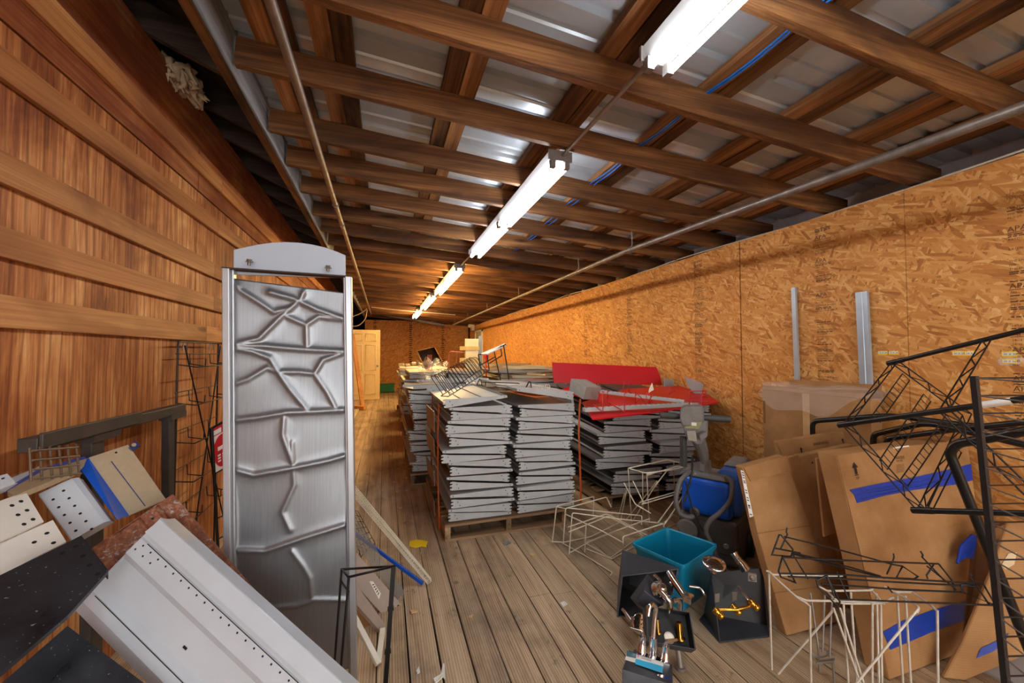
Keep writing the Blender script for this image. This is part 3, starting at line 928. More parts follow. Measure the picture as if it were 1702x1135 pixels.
# large white deck
A, u, v, n_, wd = frame_of(P(267, 863, d=1.265), P(570, 1135, d=1.13), P(125, 1015, d=1.14))
n_ = up(n_); wd = .283
L = 1.18
m = MB()
prof = [(0, -.004), (.002, .0), (.044, .012), (.048, -.004), (.060, -.004), (.064, .002), (.112, .003), (.130, -.014), (.205, -.014), (.222, .0), (.252, .0), (.258, -.012), (wd, -.018), (wd + .002, -.055), (wd - .004, -.055), (wd - .006, -.022), (.252, -.016), (0.0, -.016), (-.004, -.06), (-.008, -.06)]
m.prism(prof, A, v, n_, u * L)
for i in range(34):
    c = A + u * (.025 + i * .034) + v * .073 + n_ * .0036
    m.disc(c, n_, .0032, 6, 1)
    if i < 3: m.disc(c + v * .018 - u * .01, n_, .0032, 6, 1)
for a, b in ((.20, .105), (.33, .175)):
    c = A + u * a + v * b + n_ * (-.012 if b > .15 else .0012)
    m.slab([c, c + u * .014, c + u * .014 + v * .006, c + v * .006], .001, 1, nrm=n_)
for vv in (.0625, .2235): m.slab([A + u * .03 + v * vv + n_ * .0026, A + u * L + v * vv + n_ * .0026, A + u * L + v * (vv + .002) + n_ * .0026, A + u * .03 + v * (vv + .002) + n_ * .0026], .0005, 1, nrm=n_)
m.slab([A - u * .003 - v * .004 + n_ * .002, A - u * .003 + v * (wd + .03) - n_ * .02, A - u * .003 + v * wd - n_ * .058, A - u * .003 - n_ * .058], .003, nrm=-u)
o = m.build('shelf_deck', [M['white_enamel'], M['hole']])
tag(o, 'long white ribbed shelf deck sloping down in front of the silver panel', 'shelf deck', 'loose shelf decks heaped by the plywood wall')
# rusty deck underneath
A, u, v, n_, wd = frame_of(P(288, 822, d=1.42), P(500, 1070, d=1.345), P(140, 895, d=1.28))
n_ = up(n_); L = .80
m = MB()
prof = [(0, 0), (.045, .002), (.05, -.006), (.056, -.006), (.06, 0), (.10, 0), (.108, -.008), (.16, -.008), (.165, 0), (.23, 0), (.236, -.008), (.30, -.008), (.306, 0), (wd, 0), (wd, -.02), (wd - .004, -.02), (wd - .004, -.014), (.004, -.014), (.004, -.02), (0, -.02)]
m.prism(prof, A, v, n_, u * L)
for i in range(26): m.disc(A + u * (.03 + i * .045) + v * .08 + n_ * .0006, n_, .0042, 6, 1)
m.slab([A - u * .002 + n_ * .003, A - u * .002 + v * wd + n_ * .003, A - u * .002 + v * wd - n_ * .02, A - u * .002 - n_ * .02], .003, nrm=-u)
tag(m.build('shelf_deck', [M['rust'], M['hole']]), 'rusty brown and white shelf deck lying under the long white deck', 'shelf deck', 'loose shelf decks heaped by the plywood wall')


def px_plate(name, mat, pts, th, label, cat, group=None, holes=(), hr=.005, extra=None, mats=None):
    """plate through corners given as (photo x, photo y, distance)"""
    c = [P(x, y, d=d) for x, y, d in pts]
    nn = (c[1] - c[0]).cross(c[2] - c[0]).normalized()
    if nn.dot(Vector((0, 0, CAM_H)) - c[0]) < 0: nn = -nn
    c = [c[0]] + [P(x, y, pl=(c[0], nn)) for x, y, d in pts[1:]]
    m = MB(); m.slab(c, th, nrm=nn)
    for x, y in holes: m.disc(P(x, y, pl=(c[0] + nn * .0006, nn)), nn, hr, 8, 1)
    if extra: extra(m, c, nn)
    return tag(m.build(name, mats or [mat, M['hole']]), label, cat, group), c, nn


G = 'loose shelf decks heaped by the plywood wall'
def lip(m, c, nn): m.slab([c[1], c[2], c[2] - nn * .03, c[1] - nn * .03], .002)
px_plate('loose_shelf', M['black_panel'], [(-60, 985, .965), (135, 890, 1.17), (180, 948, 1.10), (112, 1023, .965), (-60, 1170, .78)], .012, 'scuffed black panel lying across the low corner of the heap', 'shelf', G,
         [(104, 919), (126, 908), (138, 924), (149, 939), (162, 954)], .006, lip)
px_plate('loose_shelf', M['black_panel'], [(-60, 1190, .9), (112, 1040, 1.06), (300, 1180, 1.04), (150, 1300, .9)], .012, 'dark black panel in the shade below the long white deck', 'shelf', G)  # extra dark sheet added for the shaded stretch of the panel above
px_plate('loose_shelf', M['cream_enamel'], [(-50, 925, 1.08), (88, 864, 1.235), (110, 900, 1.20), (60, 925, 1.15), (-50, 985, 1.05)], .010, 'off white panel with rusty edge above the black panel', 'shelf', G, [(78, 886), (89, 902), (57, 901)], .0055)
px_plate('loose_shelf', M['cream_enamel'], [(-50, 850, 1.12), (43, 817, 1.25), (73, 867, 1.22), (-50, 921, 1.09)], .010, 'off white perforated panel at the edge of the heap', 'shelf', G, [(20, 840), (35, 833), (30, 855.5), (45, 848), (40, 871), (55, 863)], .0055)
# white upright channel with paired holes
A, u, v, n_, wd = frame_of(P(132, 788, d=1.39), P(190, 866, d=1.36), P(62, 820, d=1.315)); n_ = up(n_)
m = MB()
prof = [(0, -.05), (.006, -.02), (.02, -.004), (.045, 0), (.10, 0), (.104, -.02), (wd - .012, -.03), (wd - .01, -.004), (wd, -.004), (wd + .002, -.045), (wd - .02, -.05), (.1, -.05)]
m.prism(prof, A, v, n_, u * .20)
for i in range(6):
    for vv in (.052, .082): m.disc(A + u * (.03 + .034 * i + (.012 if vv > .06 else 0)) + v * vv + n_ * .0006, n_, .0042, 8, 1)
tag(m.build('upright_channel', [M['white_enamel'], M['hole']]), 'white upright channel with two rows of holes beside the blue edge', 'upright channel', G)
# beige panel with blue flange
def blue_edge(m, c, nn):
    e = [P(128, 772, d=1.425), P(194, 864, d=1.375)]
    m.slab([c[0], c[3], e[1], e[0]], .002, 2)
    s0, s1 = P(184, 767, pl=(c[0], nn)), P(240.5, 841.5, pl=(c[0], nn)); w_ = (c[1] - c[0]).normalized() * .003
    m.slab([s0 + nn * .0008, s1 + nn * .0008, s1 + w_ + nn * .0008, s0 + w_ + nn * .0008], .0005, 3)
    m.slab([P(x, y, pl=(c[0], nn)) for x, y in ((212, 744), (225.5, 732), (233.5, 741), (219, 750))], .012, 3, nrm=nn)
    cc = P(222.5, 739.5, pl=(c[0] + nn * .002, nn)); m.lathe([(.007, 0), (.007, .003)], cc, nn, 12, 0)
px_plate('loose_shelf', M['beige_enamel'], [(146, 761, 1.45), (213, 739, 1.545), (276, 830, 1.545), (214, 857, 1.42)], .02, 'beige shelf panel with a bright blue front edge', 'shelf', G, [(193, 752)], .004, blue_edge,
         [M['beige_enamel'], M['hole'], M['blue_enamel'], plain('navy_enamel', srgb(28, 40, 96), .4)])
px_plate('loose_shelf', M['beige_enamel'], [(12, 816, 1.235), (24, 824, 1.22), (124, 783, 1.37), (144, 762, 1.44), (70, 783, 1.34)], .018, 'narrow beige shelf lip with a blue rim lying behind the holed panels', 'shelf', G, (), .004,
         lambda m, c, nn: m.slab([c[0], c[4], c[3], c[3] + Vector((-.01, .004, .008)), c[4] + Vector((-.01, .004, .008)), c[0] + Vector((-.006, .0, .006))], .012, 2), [M['beige_enamel'], M['hole'], plain('violet_blue_enamel', srgb(64, 70, 140), .4)])
px_plate('loose_shelf', M['white_enamel'], [(-40, 818, 1.165), (66, 775, 1.39), (71, 784, 1.37), (10, 812, 1.25), (-40, 836, 1.16)], .012, 'white strip panel behind the narrow beige shelf lip', 'shelf', G, (), .004)
px_plate('wall_bracket', M['white_enamel'], [(-10, 793, 1.19), (12, 787, 1.21), (24, 799, 1.2), (-10, 812, 1.17)], .012, 'small white metal bracket at the very edge of the heap', 'bracket', None, [(5, 795)], .004)
# dark frame leaning on the wall with wire grid behind
t = thing('wooden_trestle', 'dark wooden stand frame leaning against the plywood wall above the heap', 'trestle', (-1.08, 2.2, 0))
a, b = P(45, 741, X=-1.06), P(300, 678, X=-1.06)
M['dark_paint'] = plain('dark_gray_painted_wood', srgb(58, 52, 48), .55, 0, .25, 12)
m = MB(); m.bar(a, b, .05, .045); m.bar(a + Vector((.032, 0, .012)), a.lerp(b, .55) + Vector((.032, 0, .012)), .012, .05); bevel(m.build('top_rail', M['dark_paint'], t), .003)
for f, w_ in ((.30, .07), (.87, .055)):
    p = a.lerp(b, f); m = MB(); m.bar(p - Vector((0, 0, .022)), Vector((p.x + .01, p.y + .02, 0.0)), w_, .035, (1, 0, 0)); bevel(m.build('leg', M['dark_paint'], t), .003)
for f in (.34, .92):
    p = a.lerp(b, f); m = MB(); m.box(p + Vector((.0, 0, -.03)), (.055, .16, .03)); m.build('cleat', M['dark_paint'], t)
m = MB()
c = [P(x, y, X=-1.005) for x, y in ((49, 744), (126, 738), (132, 790), (52, 800))]
for i in range(6):
    f = i / 5; m.tube([c[0].lerp(c[1], f), c[3].lerp(c[2], f)], .0035, 6)
for i in range(4):
    f = .1 + i * .28; m.tube([c[0].lerp(c[3], f) + Vector((.005, 0, 0)), c[1].lerp(c[2], f) + Vector((.005, 0, 0))], .0035, 6)
tag(m.build('wire_grid', plain('tarnished_wire', srgb(120, 104, 88), .45, .5)), 'small tarnished wire grid hanging under the dark stand frame', 'wire grid')

# black literature rack on the wall and red sign
M['black_wire'] = plain('black_wire', srgb(26, 25, 26), .4, .2, .2)
t = thing('wire_rack', 'tall black wire leaflet rack standing against the plywood wall', 'wire rack', (-1.05, 3.1, 0))
def rk(x, y, X=-1.10): return P(x, y, X=X)
a0, a1 = rk(296, 568), rk(363, 570); ybot = .02
m = MB(); m.tube(fillet([Vector((a0.x, a0.y, ybot)), a0, a1, Vector((a1.x, a1.y, ybot))], .02), .0055, 8)
m.tube([Vector((a0.x, a0.y, .05)), Vector((a1.x, a1.y, .05))], .004, 6); m.build('frame', M['black_wire'], t)
m = MB()
m.tube([a0 + Vector((.02, .03, -.02)), Vector((-1.03, a1.y - .05, .25))], .0045, 6); m.tube([a1 + Vector((.02, -.02, -.02)), Vector((-1.03, a0.y + .05, .25))], .0045, 6); m.build('cross_brace', M['black_wire'], t)
for i in range(5):
    z = 1.36 - i * .215; m = MB(); L_ = a1.y - a0.y
    m.tube([(-1.10, a0.y - .02, z), (-1.10, a1.y, z)], .003, 6)
    m.tube([(-1.10, a0.y, z - .06), (-1.02, a0.y + .02, z - .075), (-1.02, a1.y - .02, z - .075), (-1.10, a1.y, z - .06)], .0038, 6)
    for f in (.25, .75): m.tube([(-1.10, a0.y + L_ * f, z), (-1.095, a0.y + L_ * f, z - .06), (-1.02, a0.y + L_ * f, z - .075), (-1.018, a0.y + L_ * f, z - .03)], .003, 6)
    m.build('leaflet_tier', M['black_wire'], t)
m = MB()
for f in (.15, .8):
    p = a0.lerp(a1, f); m.tube([p + Vector((0, -.03, -.05)), p + Vector((0, -.02, .0)), p + Vector((0, .02, .0)), p + Vector((0, .03, -.05))], .003, 6)
m.build('hanging_loop', M['conduit'], t)
t = thing('sign_stand', 'black wire stand holding a red and white card beside the silver panel', 'sign stand', (-.80, 2.35, 0))
c = [P(348, 712, d=2.30), P(385, 692, d=2.42), None, P(354, 790, d=2.30)]
c[2] = P(386, 772, pl=(c[0], (c[1] - c[0]).cross(c[3] - c[0]).normalized()))
m = MB()
m.tube([P(352, 712, d=2.30), P(362, 905, d=2.28), Vector((P(362, 905, d=2.28).x + .01, P(362, 905, d=2.28).y, 0))], .008, 8); m.tube([c[1], P(392, 900, d=2.4), Vector((P(392, 900, d=2.4).x, P(392, 900, d=2.4).y, 0))], .006, 8)
for z in (.12, .3, .42): m.tube([Vector((P(362, 905, d=2.28).x, P(362, 905, d=2.28).y, z)), Vector((P(392, 900, d=2.4).x, P(392, 900, d=2.4).y, z))], .004, 6)
m.build('stand', M['black_wire'], t)
nn = (c[3] - c[0]).cross(c[1] - c[0]).normalized()
if nn.y > 0: nn = -nn
m = MB(); m.slab(c, .006, nrm=nn); m.build('card_holder', M['black_wire'], t)
m = MB()
def cp(a_, b_): return c[0].lerp(c[1], a_).lerp(c[3].lerp(c[2], a_), b_)
def cq(x0, y0, x1, y1, h, mi): m.slab([cp(x0, y0) + nn * h, cp(x1, y0) + nn * h, cp(x1, y1) + nn * h, cp(x0, y1) + nn * h], .0004, mi, nrm=nn)
cq(.06, .05, .98, .97, .0008, 0); cq(.06, .05, .98, .22, .0012, 1)
m.add([cp(.52 + .44 * math.cos(i * .314), .58 + .34 * math.sin(i * .314)) + nn * .0014 for i in range(20)], [tuple(range(20))], 1)
cq(.14, .10, .5, .2, .0017, 0); cq(.3, .48, .75, .56, .0018, 0)
for yy in (.64, .70, .76): cq(.28, yy, .42, yy + .035, .0018, 0); cq(.5, yy, .72, yy + .035, .0018, 0)
m.build('price_card', [plain('card_white', srgb(232, 226, 220), .5, 0, .03), plain('card_red', srgb(196, 26, 36), .45, 0, .05)], t)

# black wire stand in front of the silver panel
t = thing('wire_stand', 'thin black wire stand with a triangular top ring in front of the silver panel', 'wire stand', (-.05, 1.5, 0))
q1, q2, q3 = P(568, 946, d=1.50), P(654, 941, d=1.44), P(580, 959, d=1.38)
m = MB(); m.tube([q1, q2, q3], .0045, 6, closed=True); m.tube([q1.lerp(q3, 1.0) + Vector((0, 0, -.05)), q1 + Vector((0, 0, -.045))], .0035, 6); m.build('top_ring', M['black_wire'], t)
for p, (x, y) in ((q1, (555, 1116)), (q3, (565, 1128))):
    e = P(x, y, d=(p - Vector((0, 0, CAM_H))).dot(_cf) - .02); e = p + (e - p) * (p.z / (p.z - e.z))
    m = MB(); m.tube([p, e], .0045, 6); m.build('leg', M['black_wire'], t)
e = P(641, 1135, d=1.42); e = q2 + (e - q2) * (q2.z / (q2.z - e.z))
m = MB(); m.bar(q2, e, .016, .008, (0, 1, 0))
for f in (.25, .5, .8): m.box(q2.lerp(e, f), (.022, .012, .012))
m.build('leg', M['black_wire'], t)

# pieces standing behind the silver panel, seen past its edge
M['tan_wire'] = plain('tan_coated_wire', srgb(216, 206, 184), .45, .1, .1)
M['mesh_gray'] = plain('gray_mesh_wire', srgb(150, 146, 140), .4, .5, .1)
def ladder(m, a, b, side, nrungs, r, rr):
    m.tube([a, b], r, 6); m.tube([a + side, b + side], r, 6)
    for i in range(nrungs + 1):
        p = a.lerp(b, i / nrungs); m.tube([p, p + side], rr, 5, caps=False)
m = MB(); a, b = P(560, 782, d=2.62), P(710, 966, Z=.012)
for k_ in range(3): ladder(m, a + Vector((.0, -.016 * k_, -.012 * k_)), b + Vector((0, -.016 * k_, 0)), Vector((.022, .004, .012)), 46, .0025, .0018)
tag(m.build('wire_shelf_rail', M['tan_wire']), 'tan slatted wire rail leaning behind the silver panel down to the floor', 'wire rail')
m = MB(); a, b = P(565, 868, d=2.5), P(703, 970, Z=.012); m.bar(a, b, .012, .022); bevel(m.build('blue_bar', M['blue_enamel']), .003)
tag(bpy.data.objects['blue_bar'], 'slim bright blue bar leaning behind the silver panel', 'bar')
m = MB()
c = [P(570, 838, d=2.66), P(595, 850, d=2.7), P(623, 902, d=2.62), P(600, 925, d=2.5)]
for i in range(6): m.tube([c[0].lerp(c[1], i / 5), c[3].lerp(c[2], i / 5)], .002, 5)
for i in range(7): m.tube([c[0].lerp(c[3], i / 6), c[1].lerp(c[2], i / 6)], .002, 5)
m.tube([c[3], c[3] * 1 - Vector((0, 0, c[3].z - .004))], .002, 5); m.tube([c[2], c[2] - Vector((0, 0, c[2].z - .004))], .002, 5)
tag(m.build('wire_grid', M['black_wire']), 'small black wire grid behind the blue bar', 'wire grid')
m = MB()
c = [P(560, 866, d=2.32), P(592, 862, d=2.42), P(673, 985, d=2.28), P(668, 1004, d=2.2)]
for i in range(13): m.tube([c[0].lerp(c[1], i / 12), c[3].lerp(c[2], i / 12)], .0016, 4, caps=False)
for i in range(60): m.tube([c[0].lerp(c[3], i / 59), c[1].lerp(c[2], i / 59)], .0014, 4, caps=False)
m.tube([c[2], (c[2].x + .02, c[2].y, 0.003)], .003, 5); m.tube([c[3], (c[3].x, c[3].y, 0.003)], .003, 5)
tag(m.build('wire_mesh_panel', M['mesh_gray']), 'fine gray wire mesh panel lying over the beige shelf', 'wire mesh')
M['taupe'] = plain('taupe_shelf_enamel', srgb(160, 142, 130), .5, 0, .06)
def taupe_lab(m, c, nn):
    q = [P(x, y, pl=(c[0] + nn * .001, nn)) for x, y in ((614, 966), (620, 966), (633, 986), (630, 996))]
    m.slab(q, .0006, 2, nrm=nn)
    for i in range(5): m.slab([q[0].lerp(q[3], .2 + i * .15).lerp(q[1].lerp(q[2], .2 + i * .15), .25) + nn * .0004, q[0].lerp(q[3], .26 + i * .15).lerp(q[1].lerp(q[2], .26 + i * .15), .25) + nn * .0004, q[0].lerp(q[3], .26 + i * .15).lerp(q[1].lerp(q[2], .26 + i * .15), .8) + nn * .0004, q[0].lerp(q[3], .2 + i * .15).lerp(q[1].lerp(q[2], .2 + i * .15), .8) + nn * .0004], .0003, 1, nrm=nn)
    for dx in (0, .012, .024):
        e_, o_ = (c[1] - c[0]).normalized(), (c[0] - c[4]).normalized(); p = c[0] + e_ * (.07 + dx * 2.0); m.slab([p, p + o_ * .014, p + o_ * .014 + e_ * .012, p + e_ * .012], .003, 0, nrm=nn)
px_plate('store_shelf', M['taupe'], [(672, 1010, 2.16), (668, 1056, 2.08), (560, 938, 2.12), (560, 880, 2.22), (606, 934, 2.22)], .012, 'taupe shelf with a white sticker leaning behind the silver panel', 'shelf', None, [(655, 1015), (662, 1007), (652, 1018)], .006, taupe_lab, [M['taupe'], M['hole'], M['white_paint']])
px_plate('store_shelf', M['taupe'], [(642, 1040, 1.98), (640, 1058, 1.94), (560, 968, 1.97), (560, 945, 2.02), (590, 968, 2.02)], .02, 'narrow taupe shelf edge under the stickered one', 'shelf', None)
t = thing('broken_trim_piece', 'broken white painted wooden frame at the foot of the silver panel', 'frame', (-.05, 1.9, 0))
e1 = P(629, 1104, Z=.015)
m = MB(); m.bar(P(575, 1000, d=1.86), e1, .024, .02); bevel(m.build('long_rail', M['white_paint'], t), .002)
m = MB(); m.bar(e1 + Vector((.0, .01, .004)), P(636, 1046, Z=.02), .024, .02); bevel(m.build('short_rail', M['white_paint'], t), .002)
M['kraft_dark'] = plain('brown_board', srgb(150, 102, 58), .8, 0, .1)
px_plate('board_offcut', M['kraft_dark'], [(621, 1034, 2.02), (607, 1078, 1.92), (560, 1085, 1.84), (560, 985, 1.98), (592, 1002, 2.0)], .006, 'orange brown board offcut behind the white frame', 'board', None)
# ------------------------------------------------------------ things along the strand board wall
def PD(seq): return [q if isinstance(q, Vector) else P(q[0], q[1], d=q[2]) for q in seq]


def drop(p, z=.004): return Vector((p.x, p.y, z))


def mat_kraft():
    k = NT('kraft_cardboard')
    fl = k.n('ShaderNodeTexWave', Vector=k.coord((1, 1, 1)), Scale=38.0, Distortion=.4, Detail=1.0, _bands_direction='Z').outputs['Fac']
    n1 = k.noise(k.coord((1, 1, 1)), 5, 5, .6)
    c = k.mix(k.ramp(n1, [(.3, gray(0)), (.7, gray(1))]), srgb(150, 108, 66), srgb(180, 136, 90))
    c = k.mix(k.ramp(fl, [(.0, gray(.10)), (.6, gray(0))]), c, srgb(110, 70, 36))
    k.bump(fl, .12, .002)
    return k.out(c, .8, Specular__IOR__Level=.2)


M['kraft'] = mat_kraft()
M['kraft_in'] = plain('cardboard_inside', srgb(132, 90, 50), .85, 0, .12)
M['tape'] = plain('blue_masking_tape', srgb(18, 62, 168), .38, 0, .14, 12, .25)
M['ink2'] = plain('printing_ink', srgb(40, 30, 24), .8)
M['galv'] = plain('galvanized_channel', srgb(172, 184, 196), .4, .45, .08, 6)
M['black_tube'] = plain('gloss_black_tube', srgb(26, 25, 25), .28, .1, .2)
M['yellow'] = plain('yellow_label', srgb(246, 208, 24), .6, 0, .03)
M['paper'] = plain('white_paper', srgb(226, 224, 216), .7, 0, .05)
CP = Vector((0, 0, CAM_H))


def arrow(m, o, ux, uy, s, mi):
    o, ux, uy = Vector(o), Vector(ux).normalized(), Vector(uy).normalized()
    q = lambda a, b: o + ux * a * s + uy * b * s
    m.add([q(-.16, 0), q(.16, 0), q(.16, .6), q(.42, .6), q(0, 1.1), q(-.42, .6), q(-.16, .6)], [tuple(range(7))], mi)
    m.add([q(-.3, -.12), q(.3, -.12), q(.3, -.05), q(-.3, -.05)], [(0, 1, 2, 3)], mi)


# galvanized channels propped on the wall
for (xt, yt, xb, w_, lab) in ((1318, 478, 1330, .032, 'narrow galvanized metal channel standing against the strand board wall'), (1431, 485, 1450, .07, 'wide galvanized metal channel standing against the strand board wall')):
    a = P(xt, yt, X=XR - .03); bb = Vector((XR - .06, a.y - .05, .003))
    ux = Vector((0, -1, 0)); m = MB()
    pr = [(-w_ / 2, 0), (w_ / 2, 0), (w_ / 2, .02), (w_ / 2 - .003, .02), (w_ / 2 - .003, .003), (-w_ / 2 + .003, .003), (-w_ / 2 + .003, .02), (-w_ / 2, .02)]
    m.prism(pr, bb, ux, (1, 0, 0), a - bb)
    if w_ > .05: m.prism([(-.006, -.0), (.006, -.0), (.004, -.004), (-.004, -.004)], bb, ux, (1, 0, 0), a - bb)
    tag(m.build('metal_channel', M['galv']), lab, 'channel')

# size labels stuck on the wall
for (x0, y0, x1, y1, rows, lab) in ((1459, 583, 1475, 589.5, ['16 X 20'], 'small yellow and white size label, first along the wall after the wide channel'), (1477, 583, 1493, 589.5, ['20 X 20'], 'small yellow and white size label, second along the wall after the wide channel'),
        (1582.5, 583, 1603, 591, ['30 X 20'], 'yellow size label at the start of the joined middle pair on the wall'), (1603, 583, 1623, 591, ['24 X 30'], 'yellow size label at the end of the joined middle pair on the wall'),
        (1664.5, 584, 1690, 593, ['30 X 30'], 'upper yellow size label of the pair above the wire grid'), (1665, 596, 1689.5, 604.5, ['20 X 36'], 'lower yellow size label stuck on clear film above the wire grid')):
    a, b = P(x0, y0, X=XR - .002), P(x1, y1, X=XR - .002)
    m = MB(); m.bb((XR - .0018, b.y, b.z), (XR - .0002, a.y, a.z), 0)
    hh = a.z - b.z
    m.bb((XR - .0024, b.y + .003, b.z + hh * .22), (XR - .0019, a.y - .003, b.z + hh * .80), 1)
    m.text(rows[0], (XR - .0028, a.y - .006, b.z + hh * .30), (0, -1, 0), (0, 0, 1), hh * .52, 2, squeeze=1.0)
    m.text('Pfb' if y0 < 583.5 else 'Size', (XR - .0028, a.y - .006, b.z + hh * .82), (0, -1, 0), (0, 0, 1), hh * .2, 2)
    tag(m.build('size_label', [M['yellow'], M['paper'], M['ink2']]), lab, 'label', 'size labels on the strand board wall')
m = MB()
c = [P(x, y, X=XR - .0006) for x, y in ((1656, 601), (1664, 594), (1700, 594), (1702, 598), (1692, 608), (1662, 607))]
m.slab(c, .0004, nrm=(-1, 0, 0))
k = NT('clear_film'); k.out(gray(.9), .15, Transmission__Weight=.0, Alpha=.22); M['film'] = k.mat
tag(m.build('film_pocket', M['film']), 'scrap of clear film on the wall behind the lowest yellow label', 'film')

# tall flat carton standing against the wall
t = thing('cardboard_box', 'tall flat cardboard box against the strand board wall with clear film over its top', 'cardboard box', (2.98, 2.1, 0))
m = MB(); m.bb((2.93, 1.72, 0), (3.03, 2.48, 1.075)); bevel(m.build('carton', M['kraft'], t), .004)
m = MB(); m.slab([(2.928, 2.48, 1.07), (2.935, 2.48, 1.10), (3.03, 2.44, 1.09), (3.03, 1.75, 1.12), (2.935, 1.72, 1.105), (2.928, 1.72, 1.07)], .004); m.bb((3.031, 1.72, 0), (3.035, 2.33, 1.16)); m.build('flap', M['kraft'], t)
m = MB(); m.bb((2.9285, 2.105, .3), (2.9295, 2.155, 1.07)); m.build('paper_tape', plain('tan_paper_tape', srgb(196, 156, 108), .6), t, label='pale tan paper tape')
m = MB(); m.bb((2.925, 2.46, .80), (2.9295, 2.475, .98)); m.build('torn_edge', M['kraft_in'], t)
q = random.Random(11)
ph = [(q.uniform(8, 30), q.uniform(5, 25), q.uniform(0, 6)) for i in range(5)]
def film(u, v):
    y = 2.47 - u * .84
    s = .02 + .06 * math.sin(u * 3.1) + .03 * math.sin(u * 9)
    L_ = .09 + .13 * math.sin(min(1, u * 1.25) * math.pi) + .04 * math.sin(u * 12)
    if v < .35: p = Vector((3.02 - v / .35 * .105, y, 1.125 + .01 * math.sin(u * 11)))
    else: p = Vector((2.915 - .02 * (v - .35), y + .02 * math.sin(v * 8), 1.125 - (v - .35) / .65 * L_))
    w_ = sum(math.sin(a * u + b * v + c) for a, b, c in ph) * .0035
    return p + Vector((-abs(w_) - .004, w_, w_ * .6 + .006))
m = MB(); m.grid(film, 44, 16)
k = NT('crumpled_clear_film'); k.out(gray(.85), .16, Alpha=.17, Specular__IOR__Level=.8); M['wrap'] = k.mat
tag(m.build('plastic_film', M['wrap']), 'crumpled clear plastic film draped over the tall flat cardboard box', 'plastic film')


def px_box(label, base, uvec, tvec, front, th, marks=None, side=None, group='cardboard boxes leaning by the strand board wall', parts=()):
    """leaning flat carton: front polygon in photo points on the plane through base along uvec and tvec"""
    base, u_, t_ = Vector(base), Vector(uvec), Vector(tvec)
    nn = u_.cross(t_).normalized()
    if nn.dot(CP - base) < 0: nn = -nn
    c = [P(x, y, pl=(base, nn)) for x, y in front]
    for i in range(len(c)):
        if c[i].z < .003: c[i].z = .003
    lo = min(c, key=lambda q_: q_.z)
    t = thing('cardboard_box', label, 'cardboard box', (lo.x, lo.y, 0), group)
    m = MB()
    back = Vector((-nn.x, -nn.y, 0)).normalized() * th
    N = len(c)
    m.add(c + [q_ + back for q_ in c], [tuple(range(N)), tuple(range(2 * N - 1, N - 1, -1))] + [(i, N + i, N + (i + 1) % N, (i + 1) % N) for i in range(N)], 0)
    global CART
    CART = bevel(m.build('carton', M['kraft'], t), .003, 1)
    on = lambda x, y, h=.002: P(x, y, pl=(base + nn * h, nn))
    return t, on, nn, c, back


def patch(t, name, mat, on, nn, pts, h=.002, th=.0008, label=None):
    m = MB(); m.slab([on(x, y, h) for x, y in pts], th, nrm=nn); return m.build(name, mat, t if name == 'flap' else CART, label=label)


# narrow box nearest the scrubber
t, on, nn, c, bk = px_box('narrow cardboard box with folded top flap leaning closest to the floor scrubber', (1.855, 1.465, .0), (1, -.05, 0), (-.008, .235, .75), [(1234, 777), (1305, 758), (1345, 870), (1395, 1033), (1308, 1058), (1262, 895)], .05)
patch(t, 'flap', M['kraft'], on, nn, [(1236, 777), (1308, 757), (1316, 783), (1248, 800)], .006, .004)
patch(t, 'barcode_strip', M['paper'], on, nn, [(1231, 781), (1236, 783), (1252, 858), (1246, 860)], .003, .0008, 'white printed strip')
m = MB()
for i in range(16):
    f = .04 + i * .06 * (.9 if i % 3 else 1)
    if f < .95 and i not in (5, 6, 10):
        a, b = on(1232 + 15 * f, 781 + 77 * f, .0044), on(1235.4 + 15 * f, 782.4 + 77 * f, .0044); d_ = on(1232 + 15 * (f + .022), 781 + 77 * (f + .022), .0044) - a
        m.add([a, b, b + d_, a + d_], [(0, 1, 2, 3)])
m.build('printing', M['ink2'], CART)
for (y0, y1) in ((886, 873), (985, 972)):
    patch(t, 'crease', M['kraft_in'], on, nn, [(1258 + (y0 - 886) * .28, y0), (1345 + (y1 - 870) * .31, y1), (1345 + (y1 - 870) * .31, y1 + 1.2), (1258 + (y0 - 886) * .28, y0 + 1.2)], .0012, .0004)
# thin boxes behind it
t, on, nn, c, bk = px_box('thin cardboard box with warning print, rearmost of the leaning boxes', (2.20, 1.745, 0), (1, -.12, 0), (-.0, .22, .80), [(1292, 734), (1395, 717.5), (1408, 715), (1425, 1000), (1410, 1010), (1340, 960)], .035)
patch(t, 'flap', M['kraft'], on, nn, [(1292, 735), (1316, 732), (1330, 775), (1312, 780)], .012, .008)
m = MB()
ux = on(1400, 718) - on(1330, 730); uy = on(1320, 735) - on(1326, 760)
arrow(m, on(1333, 752, .003), ux, uy, .03, 0); arrow(m, on(1402, 736, .003), ux, uy, .028, 0)
m.text('WARNING', on(1352, 741, .003), ux, uy, .026); m.build('printing', M['ink2'], CART)
t, on, nn, c, bk = px_box('thin cardboard box with big arrow and blue tape, second of the leaning boxes', (2.12, 1.68, 0), (1, -.12, 0), (-.0, .22, .80), [(1322, 760), (1384, 746), (1418, 738.5), (1432, 940), (1432, 1015), (1400, 1040)], .045)
patch(t, 'tape', M['tape'], on, nn, [(1342, 793), (1374, 783), (1376, 812), (1354, 815)], .003, .001, 'blue tape')
m = MB(); ux = on(1400, 745) - on(1345, 756); uy = on(1340, 758) - on(1348, 785)
arrow(m, on(1354, 782, .003), ux, uy, .05, 0); arrow(m, on(1425, 752, .003), ux, uy, .04, 0); m.build('printing', M['ink2'], CART)
